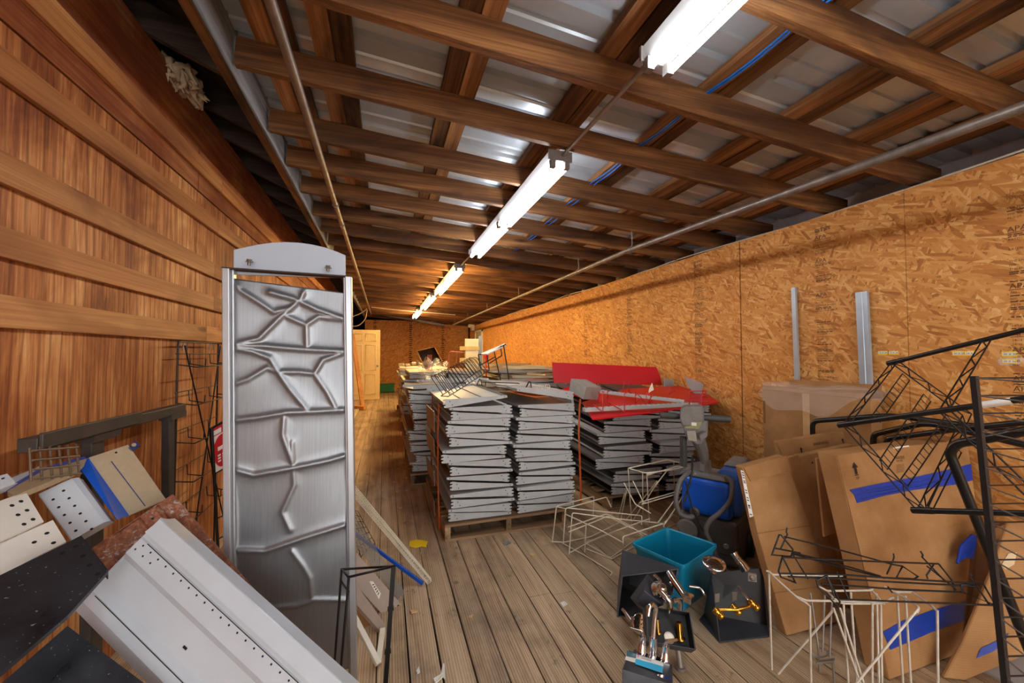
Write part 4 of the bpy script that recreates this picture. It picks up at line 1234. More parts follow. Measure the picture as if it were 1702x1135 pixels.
t, on, nn, c, bk = px_box('long slim cardboard flap box with blue tape standing between the leaning boxes', (1.95, 1.61, 0), (1, -.10, 0), (-.0, .22, .80), [(1302, 763), (1327, 755), (1352, 828), (1384, 900), (1421, 1052), (1396, 1062), (1352, 920)], .02)
patch(t, 'tape', M['tape'], on, nn, [(1299, 768), (1305, 767), (1313, 789), (1303, 790)], .003, .001, 'blue tape')
m = MB(); ux = on(1378, 950) - on(1358, 880); uy = on(1370, 905) - on(1366, 907)
m.text('20 X 30', on(1366, 884, .003), ux, uy, .028); m.text('28 X 34', on(1374, 928, .003), ux, uy, .028); m.build('printing', M['ink2'], CART)
# open corrugated flap box beside the large box
t, on, nn, c, bk = px_box('opened cardboard box flap with torn lower edge beside the largest box', (1.98, 1.36, 0), (1, -.15, 0), (.02, .25, .80), [(1357, 762), (1383, 756), (1404, 850), (1440, 960), (1478, 1100), (1462, 1122), (1425, 1010), (1405, 893), (1390, 886), (1370, 893)], .012)
patch(t, 'crease', M['kraft_in'], on, nn, [(1376, 762), (1377.5, 762), (1399, 884), (1397, 884)], .0012, .0004)
# largest box with tape bands
FB, FU, FT = (2.01, 1.143, 0), (1, 0, 0), (0, .215, .85)
t, on, nn, c, bk = px_box('largest cardboard box leaning on the wall with two bands of blue tape', FB, FU, FT, [(1390, 757), (1500, 742), (1608, 730), (1624, 850), (1634, 1070), (1600, 1085), (1478, 1132), (1440, 960)], .09)
for pts, lb in (([(1412, 814), (1440, 808), (1480, 800), (1520, 793), (1575, 781), (1614, 771), (1617, 798), (1590, 805), (1520, 814), (1470, 824), (1425, 836), (1420, 822)], 0), ([(1468, 1050), (1500, 1032), (1550, 1014), (1606, 998), (1606, 1030), (1550, 1050), (1480, 1080)], 0)):
    m = MB(); n_ = len(pts) // 2
    m.slab([on(x, y, .003) for x, y in pts], .001, nrm=nn)
    if len(pts) > 8:
        for x0, y0, x1, y1 in ((1425, 822, 1520, 806), (1432, 829, 1600, 790), (1440, 815, 1560, 794)):
            m.tube([on(x0, y0, .003), on((x0 + x1) / 2, (y0 + y1) / 2 + 1.5, .006), on(x1, y1, .003)], .0025, 6)
    m.build('tape', M['tape'], CART, label='crinkled blue tape band')
m = MB(); ux = on(1460, 752) - on(1400, 760); uy = on(1419, 772) - on(1424, 794)
arrow(m, on(1424, 788, .003), ux, uy, .05, 0); m.text('UP', on(1424, 797, .003), ux, uy, .018)
m.text('FRAGILE', on(1488, 764, .003), ux, uy, .02); m.text('THIS SIDE', on(1490, 768, .003), ux, uy, .012)
for i in range(6): m.slab([on(1490, 773 + i * 2.4, .003), on(1503, 771 + i * 2.4, .003), on(1503, 771.5 + i * 2.4, .003), on(1490, 773.5 + i * 2.4, .003)], .0003, nrm=nn)
m.build('printing', M['ink2'], CART)
patch(t, 'sticker', M['paper'], on, nn, [(1484, 743.5), (1510, 740), (1512, 742), (1486, 746)], .003, .0006, 'white label on the top edge')
m = MB()
pts = [on(1386, 758, -.02), on(1391, 757, .001), on(1440, 960, .001), on(1479, 1132, .001), on(1470, 1128, -.03), on(1430, 960, -.03)]
m.slab(pts, .003, nrm=(-1, -.3, 0)); m.build('open_end', M['kraft_in'], t, label='dark open side')
# collapsed box in the corner with torn tape
t, on, nn, c, bk = px_box('collapsed open cardboard box with torn tape behind the wire grid', (2.235, 1.075, 0), (1, -.45, 0), (.18, .18, .60), [(1675, 870), (1722, 865), (1735, 1077), (1605, 1131), (1569, 1127), (1600, 1068), (1647, 955)], .015)
patch(t, 'tape', M['tape'], on, nn, [(1623, 1094), (1631, 1077), (1655, 1066), (1677, 1052), (1670, 1069), (1650, 1083)], .003, .001, 'faded blue tape')
patch(t, 'tape_scrap', plain('clear_tape', srgb(214, 190, 150), .3), on, nn, [(1664, 940), (1676, 920), (1690, 918), (1686, 938), (1672, 946)], .003, .002)
m = MB(); q_ = [P(1637, 885, d=2.02), P(1672, 866, d=2.12), P(1676, 872, d=2.02), P(1648, 955, d=1.86), P(1602, 1066, d=1.74), P(1600, 1058, d=1.78), P(1612, 930, d=1.92), P(1622, 897, d=1.98)]
m.slab(q_, .006); m.build('side_flap', M['kraft_in'], t)
m = MB(); q_ = [P(x, y, d=d) for x, y, d in ((1616, 889, 1.96), (1624, 890, 1.96), (1621, 910, 1.93), (1617, 928, 1.91), (1604, 927, 1.91), (1591, 936, 1.90), (1597, 908, 1.93))]
m.slab(q_, .003); m.tube([q_[0], q_[6], q_[5]], .006, 6); m.build('tape', M['tape'], t, label='torn bright blue tape end')
m = MB(); m.bb((2.45, .72, .001), (3.05, 1.12, .012)); tag(m.build('gray_board', plain('pale_gray_board', srgb(176, 178, 178), .6)), 'pale gray board lying on the floor under the wire grid', 'board')

# ------------------------------------------------------------ black tube frames behind the boxes
def tube_frame(label, pts, r, foot):
    pts = PD(pts); t = thing('bent_tube_rack', label, 'tube frame', drop(pts[0]), 'bent black tube frames behind the boxes')
    m = MB(); m.tube(fillet([drop(pts[0])] + pts + foot, .06, 6), r, 10); m.build('bent_tube', M['black_tube'], t); return t
tube_frame('bent black tube frame rising behind the two thin boxes', [(1351, 722, 2.74), (1350, 700, 2.74), (1480, 690, 2.40), (1600, 706, 2.19), (1715, 716, 1.94)], .016, [])
tube_frame('bent black tube frame rising just left of the white label on the largest box', [(1452, 745, 2.46), (1451, 722, 2.46), (1540, 702, 2.16), (1620, 720, 1.98), (1715, 742, 1.80)], .016, [])
tube_frame('bent black tube frame rising just behind the top of the largest box', [(1475, 745, 2.36), (1474, 729, 2.36), (1600, 712, 2.04), (1730, 699, 1.76)], .015, [])
t = thing('bent_tube_rack', 'thick bent black frame with flat legs in front of the largest box', 'tube frame', drop(P(1632, 892, d=1.52)), 'bent black tube frames behind the boxes')
a = PD([(1640, 905, 1.52), (1578, 752, 1.56), (1590, 737, 1.54), (1640, 729, 1.47), (1760, 705, 1.30)]); a0 = a[0] + (a[0] - a[1]).normalized() * .8
a0 = a[0] + (a[0] - a[1]) * (a[0].z / (a[1].z - a[0].z))
m = MB(); m.tube(fillet([a0, a[1], a[2], a[3], a[4]], .05, 6), .017, 8); m.build('bent_tube', M['black_tube'], t)
m = MB(); e = a[4]; m.tube([e, Vector((e.x + .02, e.y, 0))], .016, 8); m.build('leg', M['black_tube'], t)

# ------------------------------------------------------------ black wire basket with rails
D = ray(600, 820).normalized()
T0, M0, B0 = P(1481, 603, d=1.98), P(1400, 706, d=1.74), P(1524, 848, d=1.56)
LR = .56
t = thing('wire_basket', 'big black wire basket rack with three thick rails hanging over the largest box', 'wire basket', drop(M0))
Te, Me, Be = T0 - D * .50, M0 - D * .58, B0 - D * .42
for a, b in ((T0, Te), (M0, Me), (B0, Be)):
    m = MB(); m.tube([a + D * .01, b], .0105, 10); m.tube([a + D * .015, a - D * .05], .0125, 10); m.build('rail', M['black_tube'], t)
m = MB(); s0, s1 = M0 - D * .445, M0 - D * .515; m.tube([s0, s1], .0112, 10); m.build('white_label', M['paper'], t, label='white sticker around the rail')
def face(a, b, L_, offs, ladders):
    for k_ in range(0, len(offs) - 1, 2):
        m = MB()
        for o_ in offs[k_:k_ + 2]: m.tube([a - D * o_, b - D * o_], .0028, 6)
        n_ = 7; pts = []
        for i in range(n_ + 1):
            f = i / n_; pts.append(a.lerp(b, f) - D * (offs[k_] if i % 2 == 0 else offs[k_ + 1]))
        m.tube(pts, .0024, 6)
        m.build('wire_truss', M['black_wire'], t)
m = MB()
# end triangle and zigzag trusses on the two open sides
offs = (.0, .03, .33, .36)
face(T0, M0, LR, offs, ()); face(M0, B0, LR, offs, ())
Q0 = P(1600, 690, d=1.80)
face(T0, Q0, LR, offs[:2], ()); face(Q0, B0, LR, offs[:2], ())
# ladder strips in the end panels
def strip(p, q_, r_, s_, n_):
    m = MB(); p, q_, r_, s_ = PD([p, q_, r_, s_])
    m.tube([p, q_], .0026, 6); m.tube([r_, s_], .0026, 6)
    for i in range(n_ + 1): m.tube([p.lerp(q_, i / n_), r_.lerp(s_, i / n_)], .0016, 5)
    m.build('ladder_strip', M['black_wire'], t)
strip((1500, 621, 1.94), (1450, 690, 1.79), (1512, 632, 1.92), (1463, 702, 1.77), 9)
strip((1535, 655, 1.88), (1462, 765, 1.66), (1547, 667, 1.86), (1475, 780, 1.64), 13)
strip((1573, 689, 1.82), (1497, 797, 1.62), (1582, 701, 1.80), (1509, 808, 1.60), 13)
strip((1590, 745, 1.72), (1541, 840, 1.56), (1598, 752, 1.70), (1551, 846, 1.55), 0 + 1)
m = MB(); m.tube([Te, Me, Be], .006, 8, closed=True); m.tube([Be, drop(Be)], .008, 8); m.tube([Te, drop(Te)], .008, 8); m.build('support_leg', M['black_tube'], t)

# ------------------------------------------------------------ wire grid rack at the edge
t = thing('wire_grid_rack', 'black wire grid rack with many thin shelves of wire at the corner of the view', 'wire rack', drop(P(1672, 1135, d=1.03)))
g0 = P(1619, 625, d=1.10); g1 = P(1672, 1135, d=1.03); g1 = g0 + (g1 - g0) * (g0.z / (g0.z - g1.z)); g1.z = 0
m = MB(); m.bar(g0, g1, .012, .016, (1, 0, 0)); m.build('corner_post', M['black_iron'], t)
dA = ray(1057, 588); dA.z = 0; dA = -dA.normalized(); dB = Vector((1, -.28, 0)).normalized()
m = MB(); m2 = MB()
n_ = int(g0.z / .048)
for i in range(n_):
    f = .004 + i * .048 / g0.z
    p = g0.lerp(g1, f)
    m.tube([p - dA * .008, p + dA * .30], .0021, 6)
    m2.tube([p - dB * .008, p + dB * .42], .0021, 6)
M['gray_wire'] = plain('worn_gray_wire', srgb(112, 108, 106), .4, .4, .2)
m.build('wire_face', M['gray_wire'], t); m2.build('wire_face', M['black_wire'], t)
m = MB(); p = dA * .29; m.tube([g0 + p, drop(g1 + p)], .005, 8); m.build('post', M['black_iron'], t)
m = MB(); p = dB * .40; m.tube([g0 + p, drop(g1 + p)], .005, 8); m.build('post', M['black_iron'], t)

# ------------------------------------------------------------ white wire stands and the black wire baskets lying on them
M['white_wire2'] = plain('chipped_white_wire', srgb(206, 196, 180), .45, .1, .15, 20)
def wires(name, label, cat, polys, r, mat, group=None, n=7, floor_pts=()):
    ps = [PD(s) for s in polys]
    z = [q for s in ps for q in s]
    lo = min(z, key=lambda q: q.z)
    t = thing(name, label, cat, (lo.x, lo.y, 0), group)
    return t, ps
def toground(p, q):
    """continue the line p to q down to the floor"""
    return p + (q - p) * ((p.z - .004) / (p.z - q.z))
def wire_stand(label, legs, tops, braces=(), r=.0042):
    t = thing('wire_stand', label, 'wire stand', drop(P(*legs[0][0][:2], d=legs[0][0][2])), 'white wire stands on the plank floor')
    for a, b in legs:
        a, b = PD([a, b]); m = MB(); m.tube([a, toground(a, b)], r, 7); m.build('leg', M['white_wire2'], t)
    m = MB()
    for s in tops: m.tube(fillet(PD(s), .012, 3), r, 7)
    m.build('top_frame', M['white_wire2'], t)
    if braces:
        m = MB()
        for a, b in braces:
            a, b = PD([a, b]); m.tube([a, toground(a, b)], r, 7)
        m.build('brace', M['white_wire2'], t)
wire_stand('white wire stand with a long diagonal brace, closest to the black faucet boxes', [((1278, 953, 1.72), (1283, 1120, 1.71)), ((1346, 1007, 1.58), (1348, 1135, 1.57))],
           [[(1274, 949, 1.73), (1279, 950, 1.72), (1283, 955, 1.71), (1400, 957, 1.72)], [(1284, 956, 1.71), (1326, 994, 1.61), (1340, 1002, 1.59), (1346, 1008, 1.58)], [(1323, 991, 1.62), (1331, 994, 1.61), (1340, 998, 1.60), (1476, 1000, 1.62), (1480, 994, 1.62), (1485, 993, 1.62)]],
           [((1386, 1013, 1.63), (1290, 1124, 1.69))])
wire_stand('white wire stand with slanting thin legs under the black wire baskets', [((1402, 1004, 1.60), (1410, 1135, 1.56)), ((1414, 984, 1.66), (1424, 1128, 1.60)), ((1450, 1003, 1.60), (1450, 1135, 1.56)), ((1457, 986, 1.66), (1461, 1135, 1.58)), ((1464, 1005, 1.60), (1466, 1135, 1.56))],
           [[(1362, 975, 1.66), (1368, 978, 1.66), (1374, 982, 1.66), (1448, 981, 1.67), (1452, 975, 1.67)], [(1388, 995, 1.61), (1393, 1000, 1.60), (1402, 1003, 1.60), (1466, 1003, 1.61)], [(1376, 984, 1.66), (1388, 996, 1.61)], [(1450, 982, 1.67), (1470, 1004, 1.61)]],
           [((1385, 1010, 1.60), (1430, 1135, 1.54)), ((1396, 1010, 1.60), (1434, 1130, 1.54))])
wire_stand('white wire stand with a thick bent arm in front of the lower blue tape band', [((1491, 986, 1.62), (1501, 1135, 1.58)), ((1505, 990, 1.60), (1514, 1135, 1.56)), ((1558, 1014, 1.50), (1559, 1135, 1.48))],
           [[(1486, 984, 1.63), (1510, 997, 1.57), (1528, 1009, 1.52), (1524, 1018, 1.52)], [(1516, 984, 1.62), (1546, 1004, 1.53), (1558, 1016, 1.50)], [(1470, 975, 1.66), (1486, 984, 1.63), (1516, 984, 1.62)]],
           [((1526, 1012, 1.52), (1424, 1135, 1.50))])
t = thing('wire_easel', 'small grayish wire easel lying between the white stands and the boxes', 'wire easel', P(1370, 1095, Z=0))
m = MB()
for s in ([(1348, 1087, 1.66), (1352, 1092, 1.66), (1368, 1091, 1.68), (1377, 1087, 1.69), (1374, 1082, 1.70)], [(1357, 1102, 1.63), (1384, 1100, 1.64), (1386, 1095, 1.66), (1362, 1098, 1.65), (1357, 1102, 1.63)], [(1371, 985, 1.80), (1367, 1084, 1.70)], [(1383, 990, 1.80), (1379, 1092, 1.68)], [(1347, 985, 1.80), (1360, 1075, 1.72)]):
    m.tube(PD(s), .004, 6)
m.tube([P(1360, 1075, d=1.72), drop(P(1362, 1090, d=1.70))], .004, 6); m.tube([P(1384, 1100, d=1.64), drop(P(1386, 1103, d=1.63))], .004, 6)
m.build('bent_wire', M['mesh_gray'], t)

def wire_basket(label, wires_, loops, ribs, hooks, dd=0.0):
    sh = lambda s: [(x, y, d + dd) for x, y, d in s]
    t = thing('wire_shelf_basket', label, 'wire basket', drop(P(wires_[0][0][0], wires_[0][0][1], d=wires_[0][0][2])), 'slim black wire baskets on the white wire stands')
    m = MB()
    for r, s in [(.0035 if len(s) < 3 or True else .003, s) for s in wires_]: m.tube(PD(sh(s)), r, 6)
    m.build('long_wires', M['black_wire'], t)
    for s in loops:
        m = MB(); m.tube(PD(sh(s)), .0032, 6, closed=True); m.build('end_loop', M['black_wire'], t)
    m = MB()
    for s in ribs: m.tube(PD(sh(s)), .003, 6)
    m.build('cross_ribs', M['black_wire'], t)
    for s in hooks:
        m = MB(); m.tube(PD(sh(s)), .003, 6); m.build('hook', M['black_wire'], t)
wire_basket('upper slim black wire basket sloping down across the white wire stands',
    [[(1304, 892, 1.66), (1400, 915, 1.68), (1484, 938, 1.70), (1500, 941, 1.69)], [(1317, 918, 1.62), (1400, 939, 1.645), (1463, 957, 1.665)], [(1319, 921, 1.62), (1400, 943, 1.645), (1470, 961, 1.665)], [(1288, 911, 1.64), (1330, 919, 1.65)]],
    [[(1295, 889, 1.66), (1283, 922, 1.62), (1315, 925, 1.61), (1318, 913, 1.63), (1298, 889, 1.66)], [(1500, 941, 1.69), (1490, 960, 1.665), (1520, 962, 1.66), (1526, 958, 1.67)]],
    [[(1317, 920, 1.62), (1343, 962, 1.60)]], [[(1308, 877, 1.68), (1307, 884, 1.67), (1309, 888, 1.67), (1297, 912, 1.64)], [(1485, 920, 1.72), (1486, 926, 1.71), (1484, 932, 1.71), (1474, 954, 1.68)]])
wire_basket('lower slim black wire basket, the longest across the white wire stands',
    [[(1300, 926, 1.60), (1400, 931, 1.605), (1484, 934, 1.61), (1560, 937, 1.60)], [(1295, 953, 1.56), (1400, 955, 1.56), (1500, 962, 1.555), (1633, 970, 1.54)], [(1310, 958, 1.56), (1400, 962, 1.56), (1500, 968, 1.555), (1620, 974, 1.54)], [(1365, 970, 1.55), (1500, 980, 1.55), (1600, 984, 1.54)], [(1395, 996, 1.53), (1560, 1002, 1.52), (1652, 1006, 1.50)]],
    [[(1300, 926, 1.60), (1294, 949, 1.57), (1298, 959, 1.56), (1322, 968, 1.55), (1302, 928, 1.60)], [(1357, 965, 1.55), (1360, 976, 1.54), (1393, 1008, 1.51), (1396, 1000, 1.52), (1374, 956, 1.56)], [(1598, 972, 1.54), (1600, 984, 1.53), (1655, 1006, 1.49), (1634, 970, 1.535)]],
    [[(1374, 957, 1.56), (1388, 994, 1.53)], [(1391, 950, 1.57), (1410, 995, 1.53)], [(1476, 975, 1.55), (1483, 985, 1.545)], [(1540, 940, 1.60), (1590, 980, 1.54)], [(1560, 937, 1.60), (1582, 964, 1.56), (1588, 984, 1.54)]],
    [[(1530, 916, 1.63), (1534, 922, 1.62), (1533, 926, 1.62), (1570, 965, 1.56)], [(1612, 949, 1.57), (1616, 955, 1.56), (1614, 960, 1.555), (1645, 1006, 1.50)], [(1552, 938, 1.60), (1540, 956, 1.575), (1542, 962, 1.57)]])
# ------------------------------------------------------------ white wire baskets in a tangle on the floor
def wire_tangle(label, polys, r=.0042):
    t = thing('wire_display', label, 'wire display', drop(P(polys[0][0][0], polys[0][0][1], d=polys[0][0][2])), 'cream wire frames in a tangle beside the front pallet')
    for s in polys:
        m = MB(); m.tube(fillet(PD(s), .012, 2), r, 6); m.build('bent_wire', M['tan_wire'], t)
    return t
def F(x, y, z=.006):
    p = P(x, y, Z=z); return (x, y, (p - CP).dot(_cf))
wire_tangle('low cream wire frame reaching closest to the front pallet', [
    [F(918, 899), (925, 841, 2.92), (987, 825, 3.12), (986, 858, 3.1)], [F(936, 904), (940, 845, 2.88), (1008, 826, 3.10), (1016, 843, 3.05)],
    [(942, 844, 2.88), (1010, 851, 2.86), (1067, 857, 2.84), (1066, 872, 2.8)], [(939, 854, 2.84), (1000, 882, 2.62), (1036, 902, 2.5)], [F(916, 900), F(937, 901), F(982, 892), (1030, 868, 2.86)],
    [F(934, 902), F(975, 925), F(1018, 952), F(1014, 957)], [(925, 842, 2.92), (940, 845, 2.88)]])
wire_tangle('middle cream wire frame lying across the low one', [
    [F(946, 921), (951, 852, 2.78), (1025, 862, 2.74), (1102, 870, 2.72), (1104, 876, 2.6)], [(944, 876, 2.70), (1008, 854, 2.86), (1050, 875, 2.7), (1070, 892, 2.6)], [(945, 884, 2.66), (1010, 858, 2.82), (1076, 890, 2.56)],
    [F(972, 918), (974, 872, 2.68)], [F(972, 902), F(1015, 927), F(1055, 898)], [F(975, 912), F(1017, 929), F(1060, 905)], [(1036, 903, 2.45), (1035, 892, 2.48), (1102, 870, 2.55)], [F(975, 901), (1030, 880, 2.66), (1080, 862, 2.74)], [F(948, 918), F(980, 900), (1052, 872, 2.75)], [F(1034, 928), (1036, 903, 2.45)]], .004)
wire_tangle('upright cream wire frame standing in front of the gray shelves under the red panels', [
    [F(1050, 872), (1044, 778, 2.86), (1110, 764, 3.02), (1158, 777, 2.92), (1072, 786, 2.74), (1044, 778, 2.86)], [F(1080, 884), (1075, 787, 2.74), (1140, 776, 2.82)], [F(1069, 872), (1068, 786, 2.76)],
    [F(1121, 850), (1120, 767, 2.98)], [(1111, 779, 2.96), (1090, 806, 2.86), F(1050, 868)], [(1092, 800, 2.88), F(1042, 862)], [(1037, 802, 2.82), (1056, 838, 2.74), (1082, 853, 2.66)], [(1052, 799, 2.84), (1070, 836, 2.74)],
    [(1063, 835, 2.78), (1121, 818, 2.9)], [(1066, 838, 2.78), (1132, 819, 2.88)], [(1075, 790, 2.74), (1125, 775, 2.86), (1148, 778, 2.86)], [F(1031, 868), (1042, 812, 2.86)], [F(1026, 866), (1038, 820, 2.86)]])
wire_tangle('cream wire frame lying behind the teal bin by the floor scrubber', [
    [(1094, 868, 2.70), (1122, 830, 2.86), (1140, 800, 2.96), (1148, 790, 2.98)], [(1104, 872, 2.66), (1126, 840, 2.80), (1150, 796, 2.94)], [F(1076, 882), (1105, 868, 2.72), (1118, 855, 2.8), F(1130, 862)], [F(1080, 890), F(1130, 868)], [(1094, 868, 2.70), F(1090, 884)]])

# ------------------------------------------------------------ floor scrubber
M['scrub_black'] = plain('scuffed_black_plastic', srgb(68, 66, 64), .5, 0, .25, 8, .1)
M['scrub_blue'] = plain('blue_tank_plastic', srgb(16, 88, 200), .32, 0, .06, 4)
M['scrub_blue2'] = plain('dusty_blue_plastic', srgb(44, 92, 166), .5, 0, .10, 4)
M['scrub_gray'] = plain('dusty_gray_plastic', srgb(116, 112, 108), .6, 0, .15, 14, .15)
M['hose'] = plain('gray_ribbed_hose', srgb(98, 94, 90), .5, 0, .12)
FL, FR = Vector((1.90, 2.25, 0)), Vector((2.08, 1.96, 0))
fx = (FR - FL).normalized(); fw = (FR - FL).length; bk_ = Vector((-fx.y, fx.x, 0))
if bk_.y < 0: bk_ = -bk_
t = thing('floor_scrubber', 'blue and black walk behind floor scrubber with gray handle head', 'floor scrubber', (FL + FR) / 2)
def S(a, b, z): return FL + fx * a * fw + bk_ * b + Vector((0, 0, z))
def sbox(name, mat, a0, a1, b0, b1, z0, z1, bev=.02, taper=0.0):
    m = MB()
    vs = [S(a0, b0, z0), S(a1, b0, z0), S(a1, b1, z0), S(a0, b1, z0), S(a0 + taper, b0 + taper * .3, z1), S(a1 - taper, b0 + taper * .3, z1), S(a1 - taper, b1, z1), S(a0 + taper, b1, z1)]
    m.add(vs, [(3, 2, 1, 0), (4, 5, 6, 7), (0, 1, 5, 4), (1, 2, 6, 5), (2, 3, 7, 6), (3, 0, 4, 7)])
    return bevel(m.build(name, mat, t), bev, 3)
body = sbox('body', M['scrub_black'], -.02, 1.04, 0, .50, .03, .31, .025)
m = MB(); q_ = [S(.36, -.004, .10), S(.95, -.004, .10), S(.95, -.004, .275), S(.36, -.004, .275)]; m.slab(q_, .012, nrm=-bk_); o = bevel(m.build('battery_door', M['scrub_black'], t), .01, 2)
m = MB(); m.lathe([(.018, 0), (.018, .008), (.010, .010)], S(.84, -.005, .155), -bk_, 14); m.build('knob', M['scrub_gray'], o)
m = MB(); m.lathe([(.06, 0), (.066, .012), (.05, .016)], S(.16, -.002, .20), -bk_, 20); m.build('drain_coil', M['scrub_gray'], t)
m = MB(); m.text('CleanMaster' if False else 'FloorPro', S(1.045, .10, .235), bk_, (0, 0, 1), .045) if False else None
for a in (-.04, 1.06):
    for b in (.32,):
        m = MB(); c_ = S(a, b, .085); m.lathe([(.05, -.025), (.083, -.02), (.085, 0), (.083, .02), (.05, .025)], c_, fx, 20); w_ = m.build('wheel', M['black_iron'], t)
m = MB(); m.lathe([(.02, -.015), (.035, -.012), (.035, .012), (.02, .015)], S(.5, .05, .035), fx, 14); m.build('caster', M['black_iron'], t)
sbox('clean_tank', M['scrub_blue'], .04, .93, -.015, .20, .312, .545, .03, .01)
sbox('rear_tank', M['scrub_blue2'], .60, 1.06, .06, .49, .313, .60, .04, .02)
sbox('tank_lid', M['scrub_gray'], .0, .90, .00, .20, .546, .578, .015, .05)
sbox('rear_lid', M['scrub_gray'], .66, 1.02, .20, .46, .601, .625, .012, .04)
hb = S(.40, .06, .58)
def hp(x, y, d): return P(x, y, d=d)
dh = (hb - CP).dot(_cf)
m = MB()
cpts = [hb, hp(1172, 770, dh), hp(1168, 750, dh - .02), hp(1160, 728, dh - .04)]
m.tube(cpts, [.028, .026, .036, .045], 10); bevel(m.build('column', M['scrub_gray'], t), .002)
m = MB(); m.bar(S(.50, .05, .56), S(.50, .05, .66), .03, .03); m.build('column_bracket', M['conduit'], t)
# head
c0 = hp(1152, 706, dh - .07); rx = ray(1152, 706).normalized(); ux = Vector((rx.y, -rx.x, 0)).normalized(); uf = Vector((-rx.x, -rx.y, 0)).normalized(); uz = Vector((0, 0, 1))
m = MB()
dhh = (c0 - CP).dot(_cf)
hd = [P(x, y, d=dhh) for x, y in ((1130, 682), (1136, 674), (1166, 673), (1170, 682), (1170, 700), (1160, 707), (1134, 706), (1131, 698))]
m.slab([p + uf * .06 for p in hd], .13, nrm=uf); HEAD = bevel(m.build('head', M['scrub_gray'], t), .014, 3)
m = MB(); hd = [P(x, y, d=dhh) for x, y in ((1134, 703), (1161, 704), (1171, 690), (1177, 698), (1176, 722), (1166, 737), (1158, 738), (1140, 725))]
m.slab([p + uf * .04 for p in hd], .10, nrm=uf); bevel(m.build('head_lower', M['scrub_gray'], t), .012, 3)
m = MB(); m.slab([c0 + uf * .064 + ux * a + uz * b for a, b in ((-.06, .03), (.055, .03), (.03, -.015), (-.045, -.015))], .006, nrm=uf); bevel(m.build('control_panel', plain('olive_control_panel', srgb(146, 146, 96), .5, 0, .2, 20), HEAD), .002)
m = MB()
m.slab([c0 + uf * .068 + ux * a + uz * b for a, b in ((-.01, .005), (.02, .005), (.02, .025), (-.01, .025))], .006, nrm=uf); bevel(m.build('switch', M['paper'], HEAD), .002)
m = MB(); m.slab([c0 + uf * .066 + ux * a + uz * b for a, b in ((-.04, -.03), (.012, -.026), (.022, -.095), (-.03, -.09))], .008, nrm=uf); bevel(m.build('dial_window', plain('gray_window', srgb(150, 146, 136), .35), HEAD), .004)
m = MB(); m.slab([c0 + uf * .064 + ux * a + uz * b for a, b in ((.03, -.05), (.08, -.02), (.08, -.06), (.04, -.09))], .02, nrm=uf); bevel(m.build('trigger_cover', M['scrub_gray'], t), .006)
for s, e in ((-1, .20), (1, .215)):
    m = MB(); m.tube([c0 + ux * s * .06 + uz * (.05), c0 + ux * s * e + uz * .05], .019, 12); m.tube([c0 + ux * s * (e - .10) + uz * .05, c0 + ux * s * (e - .005) + uz * .05], .0225, 12); m.build('handle_grip', M['scrub_black'], t)
m = MB(); c_ = hp(1136, 750, dh - .03); m.box(c_, (.03, .04, .20)); bevel(m.build('hour_meter_box', M['scrub_black'], t), .006)
def ribbed(pts, r, name='hose', sub=14):
    pts = fillet([Vector(p) for p in pts], .2, 8)
    out, rr = [], []
    acc = 0
    L_ = [0]
    for a, b in zip(pts[:-1], pts[1:]): L_.append(L_[-1] + (b - a).length)
    n_ = int(L_[-1] / .0065)
    for i in range(n_ + 1):
        s_ = L_[-1] * i / n_
        k_ = max(j for j in range(len(L_)) if L_[j] <= s_ + 1e-9); k_ = min(k_, len(pts) - 2)
        f = (s_ - L_[k_]) / max(1e-9, L_[k_ + 1] - L_[k_]); out.append(pts[k_].lerp(pts[k_ + 1], f)); rr.append(r * (1.0 if i % 2 else .78))
    m = MB(); m.tube(out, rr, 10); return m.build(name, M['hose'], t)
dF = (S(.4, -.05, .4) - CP).dot(_cf)
ribbed([hp(1148, 783, dF + .03), hp(1130, 798, dF - .01), hp(1122, 832, dF - .03), hp(1130, 856, dF - .04), hp(1150, 861, dF - .05), hp(1158, 850, dF - .02)], .0165)
ribbed([hp(1206, 792, dF - .06), hp(1217, 800, dF - .10), hp(1216, 830, dF - .12), hp(1200, 850, dF - .12), hp(1178, 866, dF - .10), hp(1172, 884, dF - .09), hp(1182, 902, dF - .09), hp(1192, 930, dF - .10), hp(1204, 950, dF - .10)], .0155)
m = MB(); m.tube(fillet([hp(1151, 757, dh), hp(1150, 790, dF), hp(1137, 835, dF - .04)], .1), .007, 6); m.tube(fillet([hp(1140, 800, dF - .03), hp(1150, 845, dF - .06), hp(1168, 882, dF - .07)], .1), .005, 6); m.build('cable', M['black_iron'], t)
m = MB(); c_ = hp(1156, 850, dF - .03); m.lathe([(.022, -.01), (.03, 0), (.03, .02), (.018, .024)], c_, -bk_, 16); m.build('drain_cap', M['scrub_black'], t)
m = MB(); m.text('PowerScrub', S(1.062, .13, .20), bk_, (0, 0, 1), .05); m.build('lettering', plain('faded_lettering', srgb(120, 116, 112), .6), t)

# ------------------------------------------------------------ teal bin
k = NT('teal_plastic'); n1 = k.noise(k.coord((1, 1, 1)), 4, 3); k.out(k.mix(n1, srgb(4, 116, 150), srgb(16, 138, 172)), .35, Subsurface__Weight=0.0); M['teal'] = k.mat
rim = [Vector((1.373, 2.035, .26)), Vector((1.483, 1.724, .26)), Vector((1.843, 1.862, .26)), Vector((1.714, 2.146, .26))]
cen = sum(rim, Vector()) / 4
def ring(scale, z, r=.03, n=6):
    pts = [Vector((cen.x + (p.x - cen.x) * scale, cen.y + (p.y - cen.y) * scale, z)) for p in rim]; out = []
    for i in range(4):
        p, a, b = pts[i], pts[i - 1], pts[(i + 1) % 4]
        A_, B_ = p + (a - p).normalized() * r, p + (b - p).normalized() * r
        for j in range(n + 1):
            f = j / n; out.append(A_ * (1 - f) ** 2 + p * 2 * f * (1 - f) + B_ * f * f)
    return out
